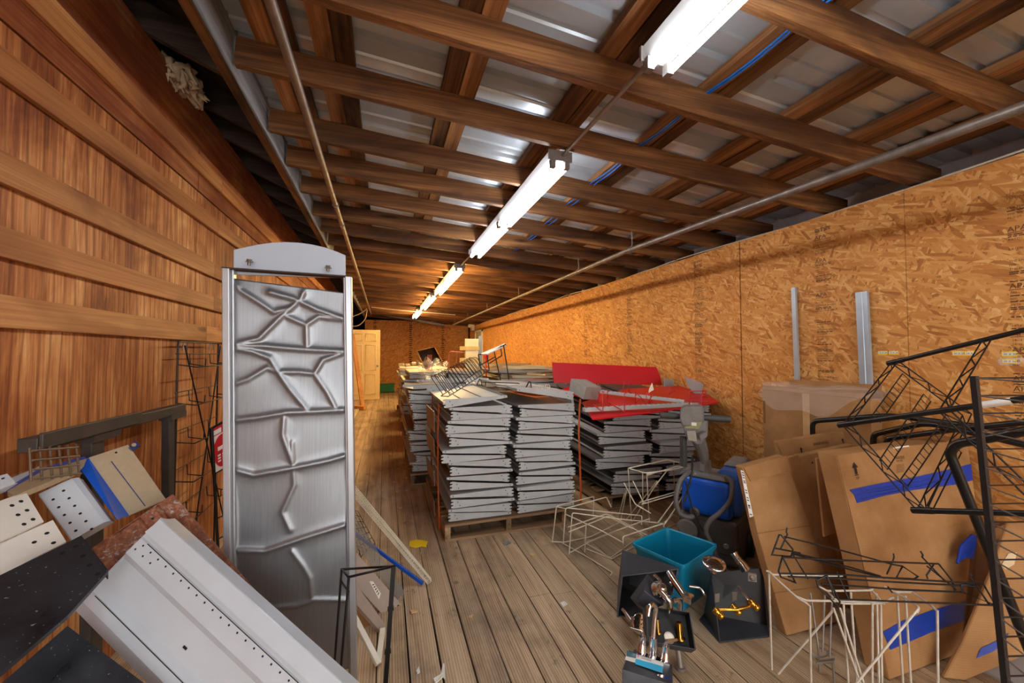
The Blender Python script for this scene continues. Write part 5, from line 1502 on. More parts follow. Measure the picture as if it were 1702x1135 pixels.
m = MB(); rings = [ring(.80, .002), ring(.92, .225), ring(.94, .226), ring(.95, .243), ring(1.0, .245), ring(1.0, .262), ring(.96, .262), ring(.93, .258), ring(.90, .22), ring(.785, .012)]
N = len(rings[0]); vs = [p for r_ in rings for p in r_]
fs = [(i * N + j, i * N + (j + 1) % N, (i + 1) * N + (j + 1) % N, (i + 1) * N + j) for i in range(len(rings) - 1) for j in range(N)]
fs += [tuple(range(N - 1, -1, -1)), tuple(range(len(vs) - N, len(vs)))]
m.add(vs, fs, 0)
t = m.build('storage_bin', M['teal']); tag(t, 'open teal plastic bin on the floor in front of the scrubber', 'bin')
bevel(t, .002, 2, 25)

# ------------------------------------------------------------ faucet display boxes
M['dbox'] = plain('charcoal_display_laminate', srgb(54, 57, 64), .45, 0, .15, 30, .1)
M['dbox_in'] = plain('black_display_interior', srgb(22, 23, 26), .5, 0, .2, 20)
M['chrome'] = plain('chrome', srgb(214, 214, 218), .10, 1.0, .02)
M['brass'] = plain('brass', srgb(196, 150, 62), .25, 1.0, .06)
def pw(x, y, d): return P(x, y, d=d)
def hollow(name, front, depth, th, t, closed_back=True, shrink=.9):
    """display box open towards the front: front corners, depth vector"""
    c = [Vector(p) for p in front]; N = len(c); dv = Vector(depth); cen_ = sum(c, Vector()) / N
    b = [cen_ + (p - cen_) * 1.0 + dv for p in c]
    ci = [p + (cen_ - p).normalized() * th for p in c]; bi = [p + (cen_ + dv - p).normalized() * th - dv.normalized() * th for p in b]
    m = MB()
    m.add(c + b + ci + bi, [(i, (i + 1) % N, N + (i + 1) % N, N + i) for i in range(N)] + [tuple(range(2 * N - 1, N - 1, -1))] + [(i, 2 * N + i, 2 * N + (i + 1) % N, (i + 1) % N) for i in range(N)], 0)
    m.add(ci + bi, [(i, N + i, N + (i + 1) % N, (i + 1) % N) for i in range(N)] + [tuple(range(N, 2 * N))], 1)
    return m.build(name, [M['dbox'], M['dbox_in']], t)
# tipped display with two faucets
t = thing('faucet_display', 'charcoal faucet display box tipped on its side against the teal bin', 'faucet display', drop(P(1030, 1020, Z=0)), 'charcoal faucet display boxes on the floor')
fr = [pw(1033, 957, 2.02), pw(1128, 945, 2.06), pw(1120, 985, 2.00), pw(1082, 1022, 1.93), pw(1025, 1026, 1.93)]
fr[4].z = max(fr[4].z, .004)
dv = pw(1034, 914, 2.22) - pw(1033, 957, 2.02)
bk5 = [p + dv * k_ for p, k_ in zip(fr, (1, .04, .05, .5, 1))]
for p in bk5: p.z = max(p.z, .004)
cen_ = sum(fr, Vector()) / 5
ci = [p.lerp(cen_, .05) for p in fr]; bi = [p.lerp(sum(bk5, Vector()) / 5, .10) - dv * .03 for p in bk5]
m = MB()
m.add(fr + bk5 + ci + bi, [(i, (i + 1) % 5, 5 + (i + 1) % 5, 5 + i) for i in range(5)] + [(9, 8, 7, 6, 5)] + [(i, 10 + i, 10 + (i + 1) % 5, (i + 1) % 5) for i in range(5)], 0)
m.add(ci + bi, [(i, 5 + i, 5 + (i + 1) % 5, (i + 1) % 5) for i in range(5)] + [(5, 6, 7, 8, 9)], 1)
m.build('case', [M['dbox'], M['dbox_in']], t)
m = MB(); m.tube([pw(1034, 1012, 1.95), pw(1041, 1020, 1.93), pw(1050, 1033, 1.90)], .010, 10); m.build('shower_arm', M['chrome'], t)
m = MB(); c_ = pw(1053, 1035, 1.89); ax = (CP - c_).normalized() + Vector((.5, .1, -.2)); m.lathe([(.012, -.05), (.03, -.035), (.034, -.012), (.045, 0), (.045, .008), (.04, .01)], pw(1064, 1037, 1.87), ax, 18)
for i in range(16):
    a = i * 2.4; r_ = .009 * math.sqrt(i); u = ax.normalized().orthogonal().normalized(); v = ax.normalized().cross(u)
    m.disc(pw(1064, 1037, 1.87) + ax.normalized() * .0106 + u * r_ * math.cos(a) + v * r_ * math.sin(a), ax, .0032, 6, 1)
m.build('shower_head', [M['chrome'], M['hole']], t)
m = MB(); m.tube([pw(1113, 953, 2.0), pw(1122, 968, 1.94), pw(1139, 993, 1.86)], [.019, .020, .015], 12); m.build('tub_spout', M['chrome'], t)
m = MB(); c_ = pw(1144, 994, 1.845); m.box(c_, (.045, .04, .032), Matrix.Rotation(.5, 3, 'Z')); bevel(m.build('spout_end', M['chrome'], t), .005)
m = MB(); m.tube([pw(1113, 968, 1.95), pw(1117, 972, 1.94)], .009, 8); m.tube([pw(1124, 996, 1.9), pw(1138, 993, 1.87)], .004, 8); m.build('diverter', M['chrome'], t)
# small inner box with bath mixer
t = thing('faucet_display', 'small charcoal display box carrying a chrome mixer, lying inside the tipped box', 'faucet display', drop(P(1080, 1010, Z=0)), 'charcoal faucet display boxes on the floor')
A_, B_, C_, D_ = pw(1076, 953, 1.88), pw(1047, 993, 1.86), pw(1071, 981, 1.80), pw(1053, 1000, 1.80)
m = MB(); c1, c2, c3, c4 = pw(1076, 953, 1.90), pw(1104, 985, 1.86), pw(1108, 1008, 1.82), pw(1070, 981, 1.79)
m.add([c1, c4, pw(1056, 1000, 1.80), pw(1047, 993, 1.87), c2, pw(1103, 1006, 1.78), pw(1076, 1016, 1.80), pw(1062, 1012, 1.88)],
      [(0, 3, 2, 1), (0, 1, 5, 4), (1, 2, 6, 5), (2, 3, 7, 6), (4, 5, 6, 7), (0, 4, 7, 3)])
bevel(m.build('case', M['dbox'], t), .003)
m = MB(); c_ = pw(1096, 981, 1.80); nrm = (CP - c_).normalized() + Vector((.4, 0, .3)); m.lathe([(.038, 0), (.036, .008), (.028, .016), (.022, .03), (.02, .045), (.01, .05)], c_, nrm, 18); m.build('escutcheon', M['chrome'], t)
m = MB(); m.tube(fillet([pw(1097, 982, 1.77), pw(1105, 990, 1.75), pw(1112, 998, 1.74), pw(1114, 1008, 1.74), pw(1112, 1017, 1.75)], .02), [.014] * 5 + [.012] * 5 + [.015] * 5 + [.012, .004] if False else .013, 10); m.build('spout', M['chrome'], t)
m = MB(); m.tube(fillet([pw(1096, 976, 1.77), pw(1099, 966, 1.79), pw(1087, 955, 1.82)], .02), .007, 8); m.build('lever', M['chrome'], t)
t = thing('faucet', 'loose chrome lever faucet standing against the teal bin', 'faucet', drop(P(1128, 1012, Z=0)))
m = MB(); m.tube(fillet([pw(1130, 1012, 1.92), pw(1131, 1000, 1.92), pw(1126, 995, 1.91), pw(1119, 1000, 1.90)], .02), .012, 10); p = pw(1130, 1012, 1.92); m.tube([p, drop(p)], .014, 10); m.build('body', M['chrome'], t)
# open tray display with brass stems
t = thing('faucet_display', 'shallow charcoal display tray with brass stems lying open side up', 'faucet display', drop(P(1115, 1070, Z=0)), 'charcoal faucet display boxes on the floor')
tr_ = [pw(1074, 1006, 1.74), pw(1147, 1017, 1.74), pw(1157, 1080, 1.64), pw(1076, 1066, 1.64)]
nn = (tr_[1] - tr_[0]).cross(tr_[3] - tr_[0]).normalized()
if nn.dot(CP - tr_[0]) < 0: nn = -nn
low = min(p.z for p in tr_)
hollow('tray', tr_, -nn * .05, .006, t)
m = MB(); p = pw(1131, 1084, 1.72); m.tube([p + Vector((0, .02, .02)), drop(p + Vector((0, .0, 0)))], .012, 10); m.lathe([(.02, 0), (.02, .012)], drop(p, .001), (0, 0, 1), 12); m.build('supply_nut', M['conduit'], t)
for (x, y, mt, r_, L_) in ((1094, 1052, 'brass', .008, .055), (1130.5, 1062, 'brass', .012, .065)):
    c_ = P(x, y, pl=(tr_[0] - nn * .043, nn)); m = MB(); m.lathe([(r_ * 1.7, 0), (r_ * 1.7, .006), (r_, .007), (r_, L_), (r_ * .6, L_)], c_, Vector((0, .1, 1)), 12); m.build('brass_stem', M['brass'], t)
m = MB(); c_ = P(1112, 1060, pl=(tr_[0] - nn * .043, nn)); m.lathe([(.022, 0), (.022, .004), (.013, .005)], c_, nn, 16); m.build('collar', M['white_paint'], t)
# front display with widespread faucet
t = thing('faucet_display', 'charcoal faucet display box with a blue product sticker at the bottom edge of the view', 'faucet display', drop(P(1080, 1130, Z=0)), 'charcoal faucet display boxes on the floor')
tp = [pw(1045, 1080, 1.56), pw(1118, 1104, 1.54), pw(1118, 1118, 1.48), pw(1036, 1094, 1.48)]
m = MB(); b0_ = [tp[0], pw(1119, 1103, 1.55), pw(1118, 1138, 1.42), pw(1034, 1112, 1.42)]
lowz = .004
m.add([tp[0], tp[1], b0_[2], b0_[3]] + [Vector((p.x * k_, p.y * k_, lowz)) for p, k_ in ((tp[0], 1.0), (tp[1], 1.0), (b0_[2], .97), (b0_[3], .97))],
      [(0, 3, 2, 1), (3, 7, 6, 2), (0, 4, 7, 3), (1, 2, 6, 5), (0, 1, 5, 4), (4, 5, 6, 7)])
bevel(m.build('case', M['dbox'], t), .003)
nn = (tp[1] - tp[0]).cross(b0_[3] - tp[0]).normalized()
if nn.z < 0: nn = -nn
on = lambda x, y, h=.001: P(x, y, pl=(tp[0] + nn * h, nn))
m = MB(); m.slab([on(x, y) for x, y in ((1042, 1081), (1058, 1086), (1056, 1101), (1039, 1096))], .0008, 0, nrm=nn); m.slab([on(x, y, .0016) for x, y in ((1042, 1081), (1058, 1086), (1057, 1094), (1041, 1090))], .0006, 1, nrm=nn)
m.slab([on(x, y, .002) for x, y in ((1058, 1086), (1103.5, 1099.5), (1101, 1118), (1056, 1103))], .0008, 2, nrm=nn); m.slab([on(x, y, .0026) for x, y in ((1058, 1086), (1103.5, 1099.5), (1102.6, 1107), (1057, 1094))], .0006, 0, nrm=nn)
ux = on(1100, 1098) - on(1060, 1086); uy = on(1060, 1086) - on(1058, 1100)
m.text('MOEN', on(1066, 1094.0, .003), ux, uy, .013, 3)
m.add([on(1061 + 1.6 * math.cos(i * .524), 1090.8 + 1.6 * math.sin(i * .524), .003) for i in range(12)], [tuple(range(12))], 4)
m.build('sticker', [M['paper'], plain('slate_label', srgb(70, 112, 128), .5), plain('sky_blue_label', srgb(40, 176, 224), .5, 0, .05), M['ink2'], plain('pink_mark', srgb(226, 120, 160), .5)], t)
m = MB(); c_ = on(1104, 1126, .002); ua = ux.normalized(); va = nn.cross(ua)
m.add([c_ + ua * .026 * math.cos(i * .262) + va * .010 * math.sin(i * .262) + nn * .002 for i in range(24)], [tuple(range(24))]); m.lathe([(.001, 0), (.002, .001)], c_, nn, 6); m.build('oval_badge', M['chrome'], t)
def handle(x0, y0, xt, yt, d, lev):
    a, b = pw(x0, y0, d), pw(xt, yt, d + .0); m = MB(); m.tube([a, a.lerp(b, .15), a.lerp(b, .18), b], [.017, .017, .014, .013], 14)
    m.tube([b, b + (b - a).normalized() * .014], .006, 10); p = b + (b - a).normalized() * .014; m.tube([p, pw(*lev)], [.008, .005], 8); m.build('lever_handle', M['chrome'], t)
handle(1066, 1083, 1068, 1057, 1.56, (1047, 1044, 1.60)); handle(1105, 1097, 1107, 1072, 1.55, (1125, 1063, 1.57))
m = MB(); d_ = 1.565; m.tube([pw(1085, 1091, d_), pw(1086, 1058, d_)], [.016, .0145], 14); m.tube(fillet([pw(1086, 1060, d_), pw(1089, 1022, d_ + .02), pw(1091, 1010, d_ + .02), pw(1085, 1004, d_ + .01), pw(1079, 1008, d_ - .0), pw(1077, 1023, d_ - .01)], .03, 5), .0088, 12); m.build('gooseneck_spout', M['chrome'], t)
m = MB(); m.slab([on(x, y, .006) for x, y in ((1054, 1079), (1112, 1097), (1113, 1104), (1052, 1085))], .008, nrm=nn); m.build('deck_plate', M['chrome'], t)
# open wedge display on the right
t = thing('faucet_display', 'open black wedge display box with brass valve pipes beside the narrow cardboard box', 'faucet display', drop(P(1220, 1060, Z=0)), 'charcoal faucet display boxes on the floor')
a, b, c_, d_ = P(1160, 1029, Z=.0), P(1196, 1068, Z=.0), P(1279, 1058, Z=.0), None
tl, tr2 = pw(1182, 952, 1.95), pw(1267, 944, 1.93)
hgt = .26
bl_ = Vector((1.62, 1.80, .0)); br_ = Vector((1.86, 1.62, .0))
tl = P(1182, 952, pl=plane(bl_, br_ - bl_, Vector((0, 0, 1)))); tr2 = P(1267, 944, pl=plane(bl_, br_ - bl_, Vector((0, 0, 1))))
m = MB()
e1, e2 = P(1196, 1068, Z=.002), P(1279, 1058, Z=.002)
f1 = P(1162, 1030, Z=.002)
th = .008
def panel_(name, pts, mat, off):
    m = MB(); m.slab(pts, th, nrm=off); return bevel(m.build(name, mat, t), .0015, 1)
bkL = Vector((f1.x + .06, f1.y + .03, .002)); bkR = bkL + (tr2 - tl) * 1.25; bkR.z = .002
panel_('back_panel', [tl, tr2, bkR, bkL], M['dbox_in'], (-.4, -.6, .2))
panel_('side_panel', [tl, bkL, f1, e1, pw(1183, 962, 1.93)], M['dbox'], (-.9, -.2, 0))
panel_('side_panel', [tr2, bkR, e2], M['dbox_in'], (.9, .2, 0))
panel_('floor_panel', [e1 + Vector((0, 0, .004)), e2 + Vector((0, 0, .004)), bkR + Vector((0, 0, .004)), bkL + Vector((0, 0, .004)), f1 + Vector((0, 0, .004))], M['dbox'], (0, 0, 1))
dm = 1.80
pts = [pw(1191, 1013, dm), pw(1205, 1013, dm - .01), pw(1223, 1013, dm - .02), pw(1240, 1009, dm - .01), pw(1253, 1005, dm)]
m = MB(); m.tube(pts, .0075, 10); m.build('brass_pipe', M['brass'], t)
for x, y in ((1193, 1018), (1222, 1012), (1252, 1004)):
    m = MB(); p = pw(x, y, dm - .01); m.lathe([(.010, -.02), (.016, -.018), (.016, .0), (.012, .004), (.016, .01), (.016, .024), (.009, .026)], p, (.3, -.5, -.4), 12); m.build('brass_valve', M['brass'], t)
m = MB(); m.tube([pw(1227, 975, dm + .10), pw(1246, 1000, dm)], [.006, .011], 10); m.build('chrome_stem', M['chrome'], t)
for x, y in ((1192, 993), (1221, 990)):
    m = MB(); m.slab([pw(x - 4, y - 6, dm + .08), pw(x + 4, y - 7, dm + .08), pw(x + 3, y + 7, dm + .08), pw(x - 4, y + 8, dm + .08)], .002); m.build('mounting_plate', M['conduit'], t)
m = MB(); p = pw(1250, 959, dm + .06); m.box(p, (.035, .012, .035), Matrix.Rotation(-.6, 3, 'Z')); m.lathe([(.012, 0), (.012, .012), (.006, .016)], p, (-.5, -.7, 0), 10); m.build('wall_nut', M['conduit'], t)
m = MB(); c_ = pw(1187, 936, 1.97); m.lathe([(.014, -.045), (.022, -.035), (.05, -.01), (.055, 0), (.05, .005), (.02, .004)], c_, (-.15, -.2, 1), 22)
for i in range(18):
    a = i * 2.4; r_ = .011 * math.sqrt(i); m.disc(c_ + Vector((r_ * math.cos(a), r_ * math.sin(a), .0062 + .15 * r_ * math.cos(a))), (-.15, -.2, 1), .0035, 6, 1)
m.tube([c_ - Vector((0, 0, .04)), tl + Vector((.03, -.01, -.01))], .012, 8)
m.build('shower_head', [M['chrome'], M['hole']], t)
m = MB(); m.tube(fillet([pw(1145, 974, 1.90), pw(1160, 976, 1.90), pw(1166, 979, 1.89), pw(1171, 988, 1.88), tl.lerp(f1, .45)], .02), .006, 8); m.build('lever', M['chrome'], t)
m = MB(); m.tube([pw(1219, 918, 1.99), pw(1224, 926, 1.98), pw(1235, 940, 1.95), pw(1240, 948, 1.94)], [.020, .018, .022, .025], 4); bevel(m.build('tub_spout', M['chrome'], t), .004)

# ------------------------------------------------------------ scraps on the floor
def scrap(name, mat, px, th, label, cat, group=None, lift=.0015):
    m = MB(); q = random.Random(len(label) * 7 + int(px[0][0]))
    pts = [P(x, y, Z=lift) for x, y in px]
    cen_ = sum(pts, Vector()) / len(pts)
    vs = pts + [p + Vector((0, 0, th)) for p in pts] ; N = len(pts)
    top = [Vector((p.x, p.y, lift + th + q.uniform(0, .006))) for p in pts]
    m.add(pts + top + [cen_ + Vector((0, 0, th + .002))], [tuple(range(N - 1, -1, -1))] + [(i, (i + 1) % N, N + (i + 1) % N, N + i) for i in range(N)] + [(N + i, N + (i + 1) % N, 2 * N) for i in range(N)])
    return tag(m.build(name, mat), label, cat, group)
o = scrap('warning_label', M['yellow'], [(681, 900), (693, 898), (711, 900), (708, 910), (700, 908), (690, 911), (680, 908)], .001, 'torn yellow label lying in the aisle before the front pallet', 'label')
chip = plain('wood_chip', srgb(206, 170, 122), .8)
for px, lab in (([(681, 1016), (694, 1015), (694, 1018), (684, 1020)], 'pale wood chip beside the taupe shelf end'), ([(779, 1027), (786, 1023), (783, 1029)], 'small curled wood chip midway across the bare boards'), ([(878, 921), (886, 920), (890, 924), (884, 925)], 'wood chip lying on the boards beside the low cream wire frame'),
                ([(661, 844), (668, 843), (668, 846), (663, 847)], 'tiny chip on the boards left of the tan rail top'), ([(697, 918), (701, 919), (699, 923)], 'tiny wood chip just below the yellow label')):
    scrap('wood_chip', chip, px, .003, lab, 'wood chip', 'wood chips on the plank floor')
scrap('paper_scrap', M['paper'], [(931, 1003), (938, 1000), (944, 1005), (936, 1010)], .001, 'small square of white paper on the open boards', 'paper', 'paper scraps on the plank floor')
scrap('paper_scrap', M['paper'], [(720, 1130), (728, 1125), (737, 1118), (736, 1103), (739, 1104), (740, 1130), (736, 1126), (724, 1137)], .002, 'ragged strip of white paper at the bottom of the boards', 'paper', 'paper scraps on the plank floor')
scrap('paper_scrap', M['paper'], [(692, 1116), (696, 1110), (698, 1118), (694, 1121)], .002, 'tiny torn white paper bit near the white wooden frame', 'paper', 'paper scraps on the plank floor')
scrap('paper_scrap', plain('silver_foil', srgb(150, 154, 160), .4, .4), [(835, 903), (846, 898), (849, 903), (840, 907)], .001, 'silvery scrap on the boards in front of the front pallet', 'paper', 'paper scraps on the plank floor')
q = random.Random(5)
for i in range(9):
    x, y = q.uniform(648, 690), q.uniform(690, 830); s_ = q.uniform(2, 4)
    scrap('wood_chip', chip, [(x - s_, y), (x, y - s_ * .5), (x + s_, y + .3), (x, y + s_ * .4)], .003, 'pale litter chip on the aisle boards beside the stacked pallets', 'wood chip', 'litter chips along the aisle')
# ------------------------------------------------------------ red panels and rails on the pallet beside the scrubber
M['red'] = plain('red_enamel', srgb(206, 16, 28), .38, 0, .04, 3)
M['red_wire'] = plain('red_coated_wire', srgb(186, 30, 36), .4, 0, .05)
M['hook_pink'] = plain('faded_red_wire', srgb(206, 110, 100), .5, 0, .05)
c = [P(918, 602, Y=4.33), P(1091, 610, Y=4.0), P(1104, 640, Y=3.84), P(921, 636, Y=4.26)]
c[2] = P(1104, 640, pl=(c[0], (c[1] - c[0]).cross(c[3] - c[0]).normalized()))
m = MB(); m.slab(c, .012, nrm=(.2, -1, .1))
tag(bevel(m.build('red_board', M['red']), .002), 'large bright red board standing upright on the shelf stack by the wall', 'board', 'bright red boards on the shelf stack')
TP = (Vector((1.8, 3.06, .89)), Vector((0, -.14, 1)).normalized())
tp = lambda x, y, h=0.0: P(x, y, pl=(TP[0] + TP[1] * h, TP[1]))
def flat(label, pts, h, mat, th=.012, name='red_board', cat='board', group='bright red boards on the shelf stack'):
    m = MB(); m.slab([tp(x, y, h) for x, y in pts], th, nrm=TP[1]); return tag(bevel(m.build(name, mat), .002), label, cat, group)
flat('red board lying flat under the long rails, its corner over the gray shelves', [(985, 696), (1090, 684), (1196, 668), (1152, 640), (1040, 646), (968, 668)], .035, M['red'])
flat('narrow red board sticking out left under the gray bracket box', [(932, 648), (972, 662), (1010, 668), (1016, 655), (950, 640)], .016, M['red'])
def rail(label, a, b, h):
    a, b = tp(a[0], a[1], h), tp(b[0], b[1], h); t = thing('slotted_rail', label, 'rail', a, 'slotted rails on the red boards')
    m = MB(); m.bar(a, b, .05, .03); bevel(m.build('channel', M['steel'], t), .003)
    m = MB(); d_ = b - a; n_ = 22
    for i in range(n_):
        p = a + d_ * ((i + .5) / n_) + Vector((0, 0, .0158)); m.box(p, (.012, .02, .001), Matrix.Rotation(math.atan2(d_.y, d_.x), 3, 'Z') @ Matrix.Rotation(0, 3, 'Z'))
    m.build('slot_row', M['hole'], t)
rail('gray slotted rail slanting back from the bracket box across the red boards', (974, 648), (1137, 667), .075)
rail('front gray slotted rail lying on the red board above the orange strap', (970, 681), (1158, 671), .065)
t = thing('corner_bracket', 'gray metal bracket box on top of the shelf stack left of the red boards', 'bracket', P(947, 650, Y=3.3))
dB_ = 3.42
f = [P(949, 629, d=dB_), P(974.6, 643, d=dB_ - .10), P(969, 664, d=dB_ - .10), P(945.6, 649, d=dB_)]
m = MB(); off = P(974.6, 630.5, d=dB_ + .16) - f[0]; m.add(f + [p + off for p in f], [(0, 1, 2, 3), (7, 6, 5, 4), (0, 4, 5, 1), (1, 5, 6, 2), (2, 6, 7, 3), (3, 7, 4, 0)]); bevel(m.build('box', plain('gray_beige_enamel', srgb(150, 146, 140), .45), t), .003)
m = MB(); m.bar(P(947, 650, d=dB_ + .02), P(950, 686, d=dB_ + .02), .07, .02); m.build('leg', M['steel2'], t)
for pts, lab in (([(1103, 629), (1120, 631), (1117, 652), (1104, 651)], 'small gray metal plate standing behind the end of the upright red board'), ([(1138, 631), (1152, 636), (1168, 643), (1164, 666), (1150, 656), (1143, 646)], 'bent gray metal plate at the wall end of the red boards')):
    x0_ = pts[0][0] > 1130
    m = MB(); q_ = [P(x, y - (5 if x0_ else 0), Y=(3.3 if x0_ else 3.72)) for x, y in pts]
    m.slab(q_, .01); tag(m.build('metal_plate', M['steel2']), lab, 'metal plate', 'gray metal plates by the red boards')
HK = [((992, 629), (991, 645), (998, 650)), ((1037, 634), (1036, 652), (1043, 657)), ((1046, 632), (1045, 651), (1052, 656)), ((1002, 650), (1002, 685), (986, 672)), ((1038, 652), (1038, 684), (1020, 674)), ((1010, 649), (1009, 668), (1016, 672)), ((995, 652), (994, 670), (1003, 668)), ((1056, 655), (1056, 670), (1064, 664)), ((1074, 652), (1075, 671), (1055, 650)), ((1082, 658), (1078, 672), (1084, 664)), ((1117, 645), (1112, 655), (1122, 650))]
LBH = ['tallest behind the bracket box', 'one of the pair by the upright red board, nearer the box', 'one of the pair by the upright red board, farther from the box', 'long one crossing the front rail at its start', 'long one crossing the front rail midway', 'short one between the rails', 'bent one against the bracket box', 'short one standing on the front rail', 'thick one bent over the back rail', 'leaning one at the rail crossing', 'small one below the standing gray plate']
for (a, b, c_), lb in zip(HK, LBH):
    h = .072; b3 = tp(b[0], b[1], h); db = (b3 - CP).dot(_cf)
    m = MB(); m.tube([P(a[0] + 2, a[1] + 2, d=db), P(a[0], a[1], d=db), b3, P(c_[0], c_[1], d=db + .02)], .0045, 6)
    tag(m.build('display_hook', M['red_wire']), 'red wire hook, ' + lb, 'hook', 'red wire hooks on the red boards')
t = thing('hook_frame', 'red wire hook frame at the wall end of the red boards', 'hook', tp(1150, 672, .05)); 
db = (tp(1155, 672, .075) - CP).dot(_cf)
m = MB()
for s in ([(1146, 672), (1146, 650), (1173, 650), (1173, 658), (1165, 658), (1165, 674)], [(1148, 661), (1176, 660), (1176, 668), (1150, 668)], [(1150, 676), (1166, 674), (1168, 648)]): m.tube([P(x, y, d=db) for x, y in s], .005, 6)
m.build('bent_wire', M['red_wire'], t)
m = MB(); q_ = [tp(1078, 649, .09), tp(1084, 646, .09), tp(1087, 653, .09), tp(1078, 653, .09)]; m.slab([q_[0], q_[1] + Vector((0, 0, .06)), q_[2] + Vector((0, 0, .03)), q_[3]], .002)
tag(m.build('torn_card', M['paper']), 'torn white card among the red hooks', 'card')

# ------------------------------------------------------------ clutter on the stacks along the aisle
M['bag'] = M['wrap']
# black divider rack
t = thing('divider_rack', 'long black wire divider rack lying on top of the front stack', 'wire rack', P(740, 658, d=3.2))
m = MB(); a0, a1 = P(733, 658, d=3.2), P(799, 614, d=4.0); b0, b1 = P(745, 659, d=3.14), P(814, 615, d=3.95)
m.tube([a0, a1], .004, 6); m.tube([b0, b1], .004, 6); m.tube([a0, b0], .004, 6); m.tube([a1, b1], .004, 6); m.build('base_wires', M['black_wire'], t)
for i in range(14):
    f = .04 + i / 14.6; p, q_ = a0.lerp(a1, f), b0.lerp(b1, f)
    up_ = Vector((-.10, .01, .15 - .02 * f)); m = MB(); m.tube(fillet([p, p + up_, q_ + up_ * 1.05, q_], .015, 2), .0034, 6); m.build('divider_loop', M['black_wire'], t)
# black sloping table frame
t = thing('sign_holder', 'black wire display frame with a sloping white top plate on the second aisle pallet', 'display frame', P(833, 642, d=4.5))
dd = 4.15
m = MB(); m.slab([P(797, 588.5, d=dd), P(809, 588, d=dd - .1), P(842, 572.5, d=dd), P(838, 570.5, d=dd + .25)], .012); m.build('top_plate', plain('white_top_plate', srgb(206, 204, 206), .5), t)
m = MB()
for s in ([(837, 574), (846, 631)], [(821, 582), (832, 632)], [(795, 589), (799, 613)], [(809, 588), (813, 614)], [(798, 607), (823, 593)], [(813, 604), (834, 591), (832, 575)], [(795, 589), (809, 588), (841, 572)], [(809, 588), (821, 582)]): m.tube([P(x, y, d=dd - .02) for x, y in s], .006, 6)
m.build('wire_legs', M['black_wire'], t)
# low black wire loop and white wire basket on the ridge of the front stack
m = MB()
for s in ([(792, 640), (797, 630), (800, 633), (801, 641)], [(800, 635), (840, 636), (862, 637)], [(807, 634), (807, 642)], [(793, 640), (806, 642)], [(862, 637), (868, 642)]): m.tube([P(x, y, d=3.4) for x, y in s], .004, 6)
tag(m.build('wire_loop', M['black_wire']), 'low bent black wire loop behind the ridge of the front stack', 'wire')
t = thing('wire_tray', 'long white wire tray lying behind the ridge of the front stack', 'wire tray', P(870, 657, d=3.7))
m = MB()
for s in ([(824, 638), (870, 641), (902, 646)], [(826, 642), (870, 645), (900, 650)], [(845, 639), (872, 639), (904, 643)], [(848, 644), (880, 647), (905, 651)]): m.tube([P(x, y, d=3.35) for x, y in s], .005, 6)
m.build('long_wires', M['white_wire2'], t)
for i in range(5):
    m = MB(); x = 893 + i * 3.6; m.tube(fillet([P(x, 651, d=3.30), P(x - 1, 640, d=3.38), P(x + 6, 639, d=3.42), P(x + 7, 651, d=3.34)], .02, 3), .004, 6); m.build('end_loop', M['white_wire2'], t)
m = MB(); m.tube([P(874, 645, d=3.34), P(879, 634.5, d=3.34), P(882, 635, d=3.34), P(883, 645, d=3.34)], .005, 6); tag(m.build('wire_hook', M['black_wire']), 'black wire hook arch sticking up from the white wire tray', 'hook')
m = MB(); m.slab([P(847, 651, d=3.18), P(870, 651, d=3.22), P(912, 658, d=3.16), P(890, 660, d=3.08), P(862, 654, d=3.10)], .004, nrm=(0, 0, 1)); tag(m.build('plastic_strip', plain('orange_plastic', srgb(226, 104, 40), .5)), 'orange plastic strip on the right slope of the front stack top', 'strip')
m = MB(); a = P(805, 632, d=4.6); b = P(825, 641, d=4.5); m.box((a + b) / 2, (.14, .3, .05)); tag(bevel(m.build('white_carton', M['paper']), .003), 'small white carton lying behind the black wire loop', 'carton')
# crumpled film and papers
def crumple(label, x0, y0, x1, y1, d0, d1, seed, nu=22, nv=14, amp=.05, mat='wrap', name='plastic_film'):
    q = random.Random(seed); w_ = [(q.uniform(6, 22), q.uniform(6, 22), q.uniform(0, 6), q.uniform(.3, 1)) for i in range(6)]
    c = [P(x0, y1, d=d0), P(x1, y1, d=d0), P(x1, y0, d=d1), P(x0, y0, d=d1)]
    def fn(u, v):
        p = c[0].lerp(c[1], u).lerp(c[3].lerp(c[2], u), v); h = sum(s * math.sin(a * u + b * v + g) for a, b, g, s in w_) / 3
        return p + Vector((h * amp * .4, 0, abs(h) * amp + .35 * amp * math.sin(math.pi * u) * math.sin(math.pi * v)))
    m = MB(); m.grid(fn, nu, nv); return tag(m.build(name, M[mat]), label, 'plastic film', 'crumpled film on the stacks')
crumple('bundle of crumpled clear film under the red wires on the third aisle pallet', 696, 606, 742, 640, 4.45, 5.7, 3, amp=.14)
crumple('small blob of clear film on the second aisle pallet near the sloping white plate', 776, 628, 792, 641, 4.3, 4.5, 6, 14, 10, .06)
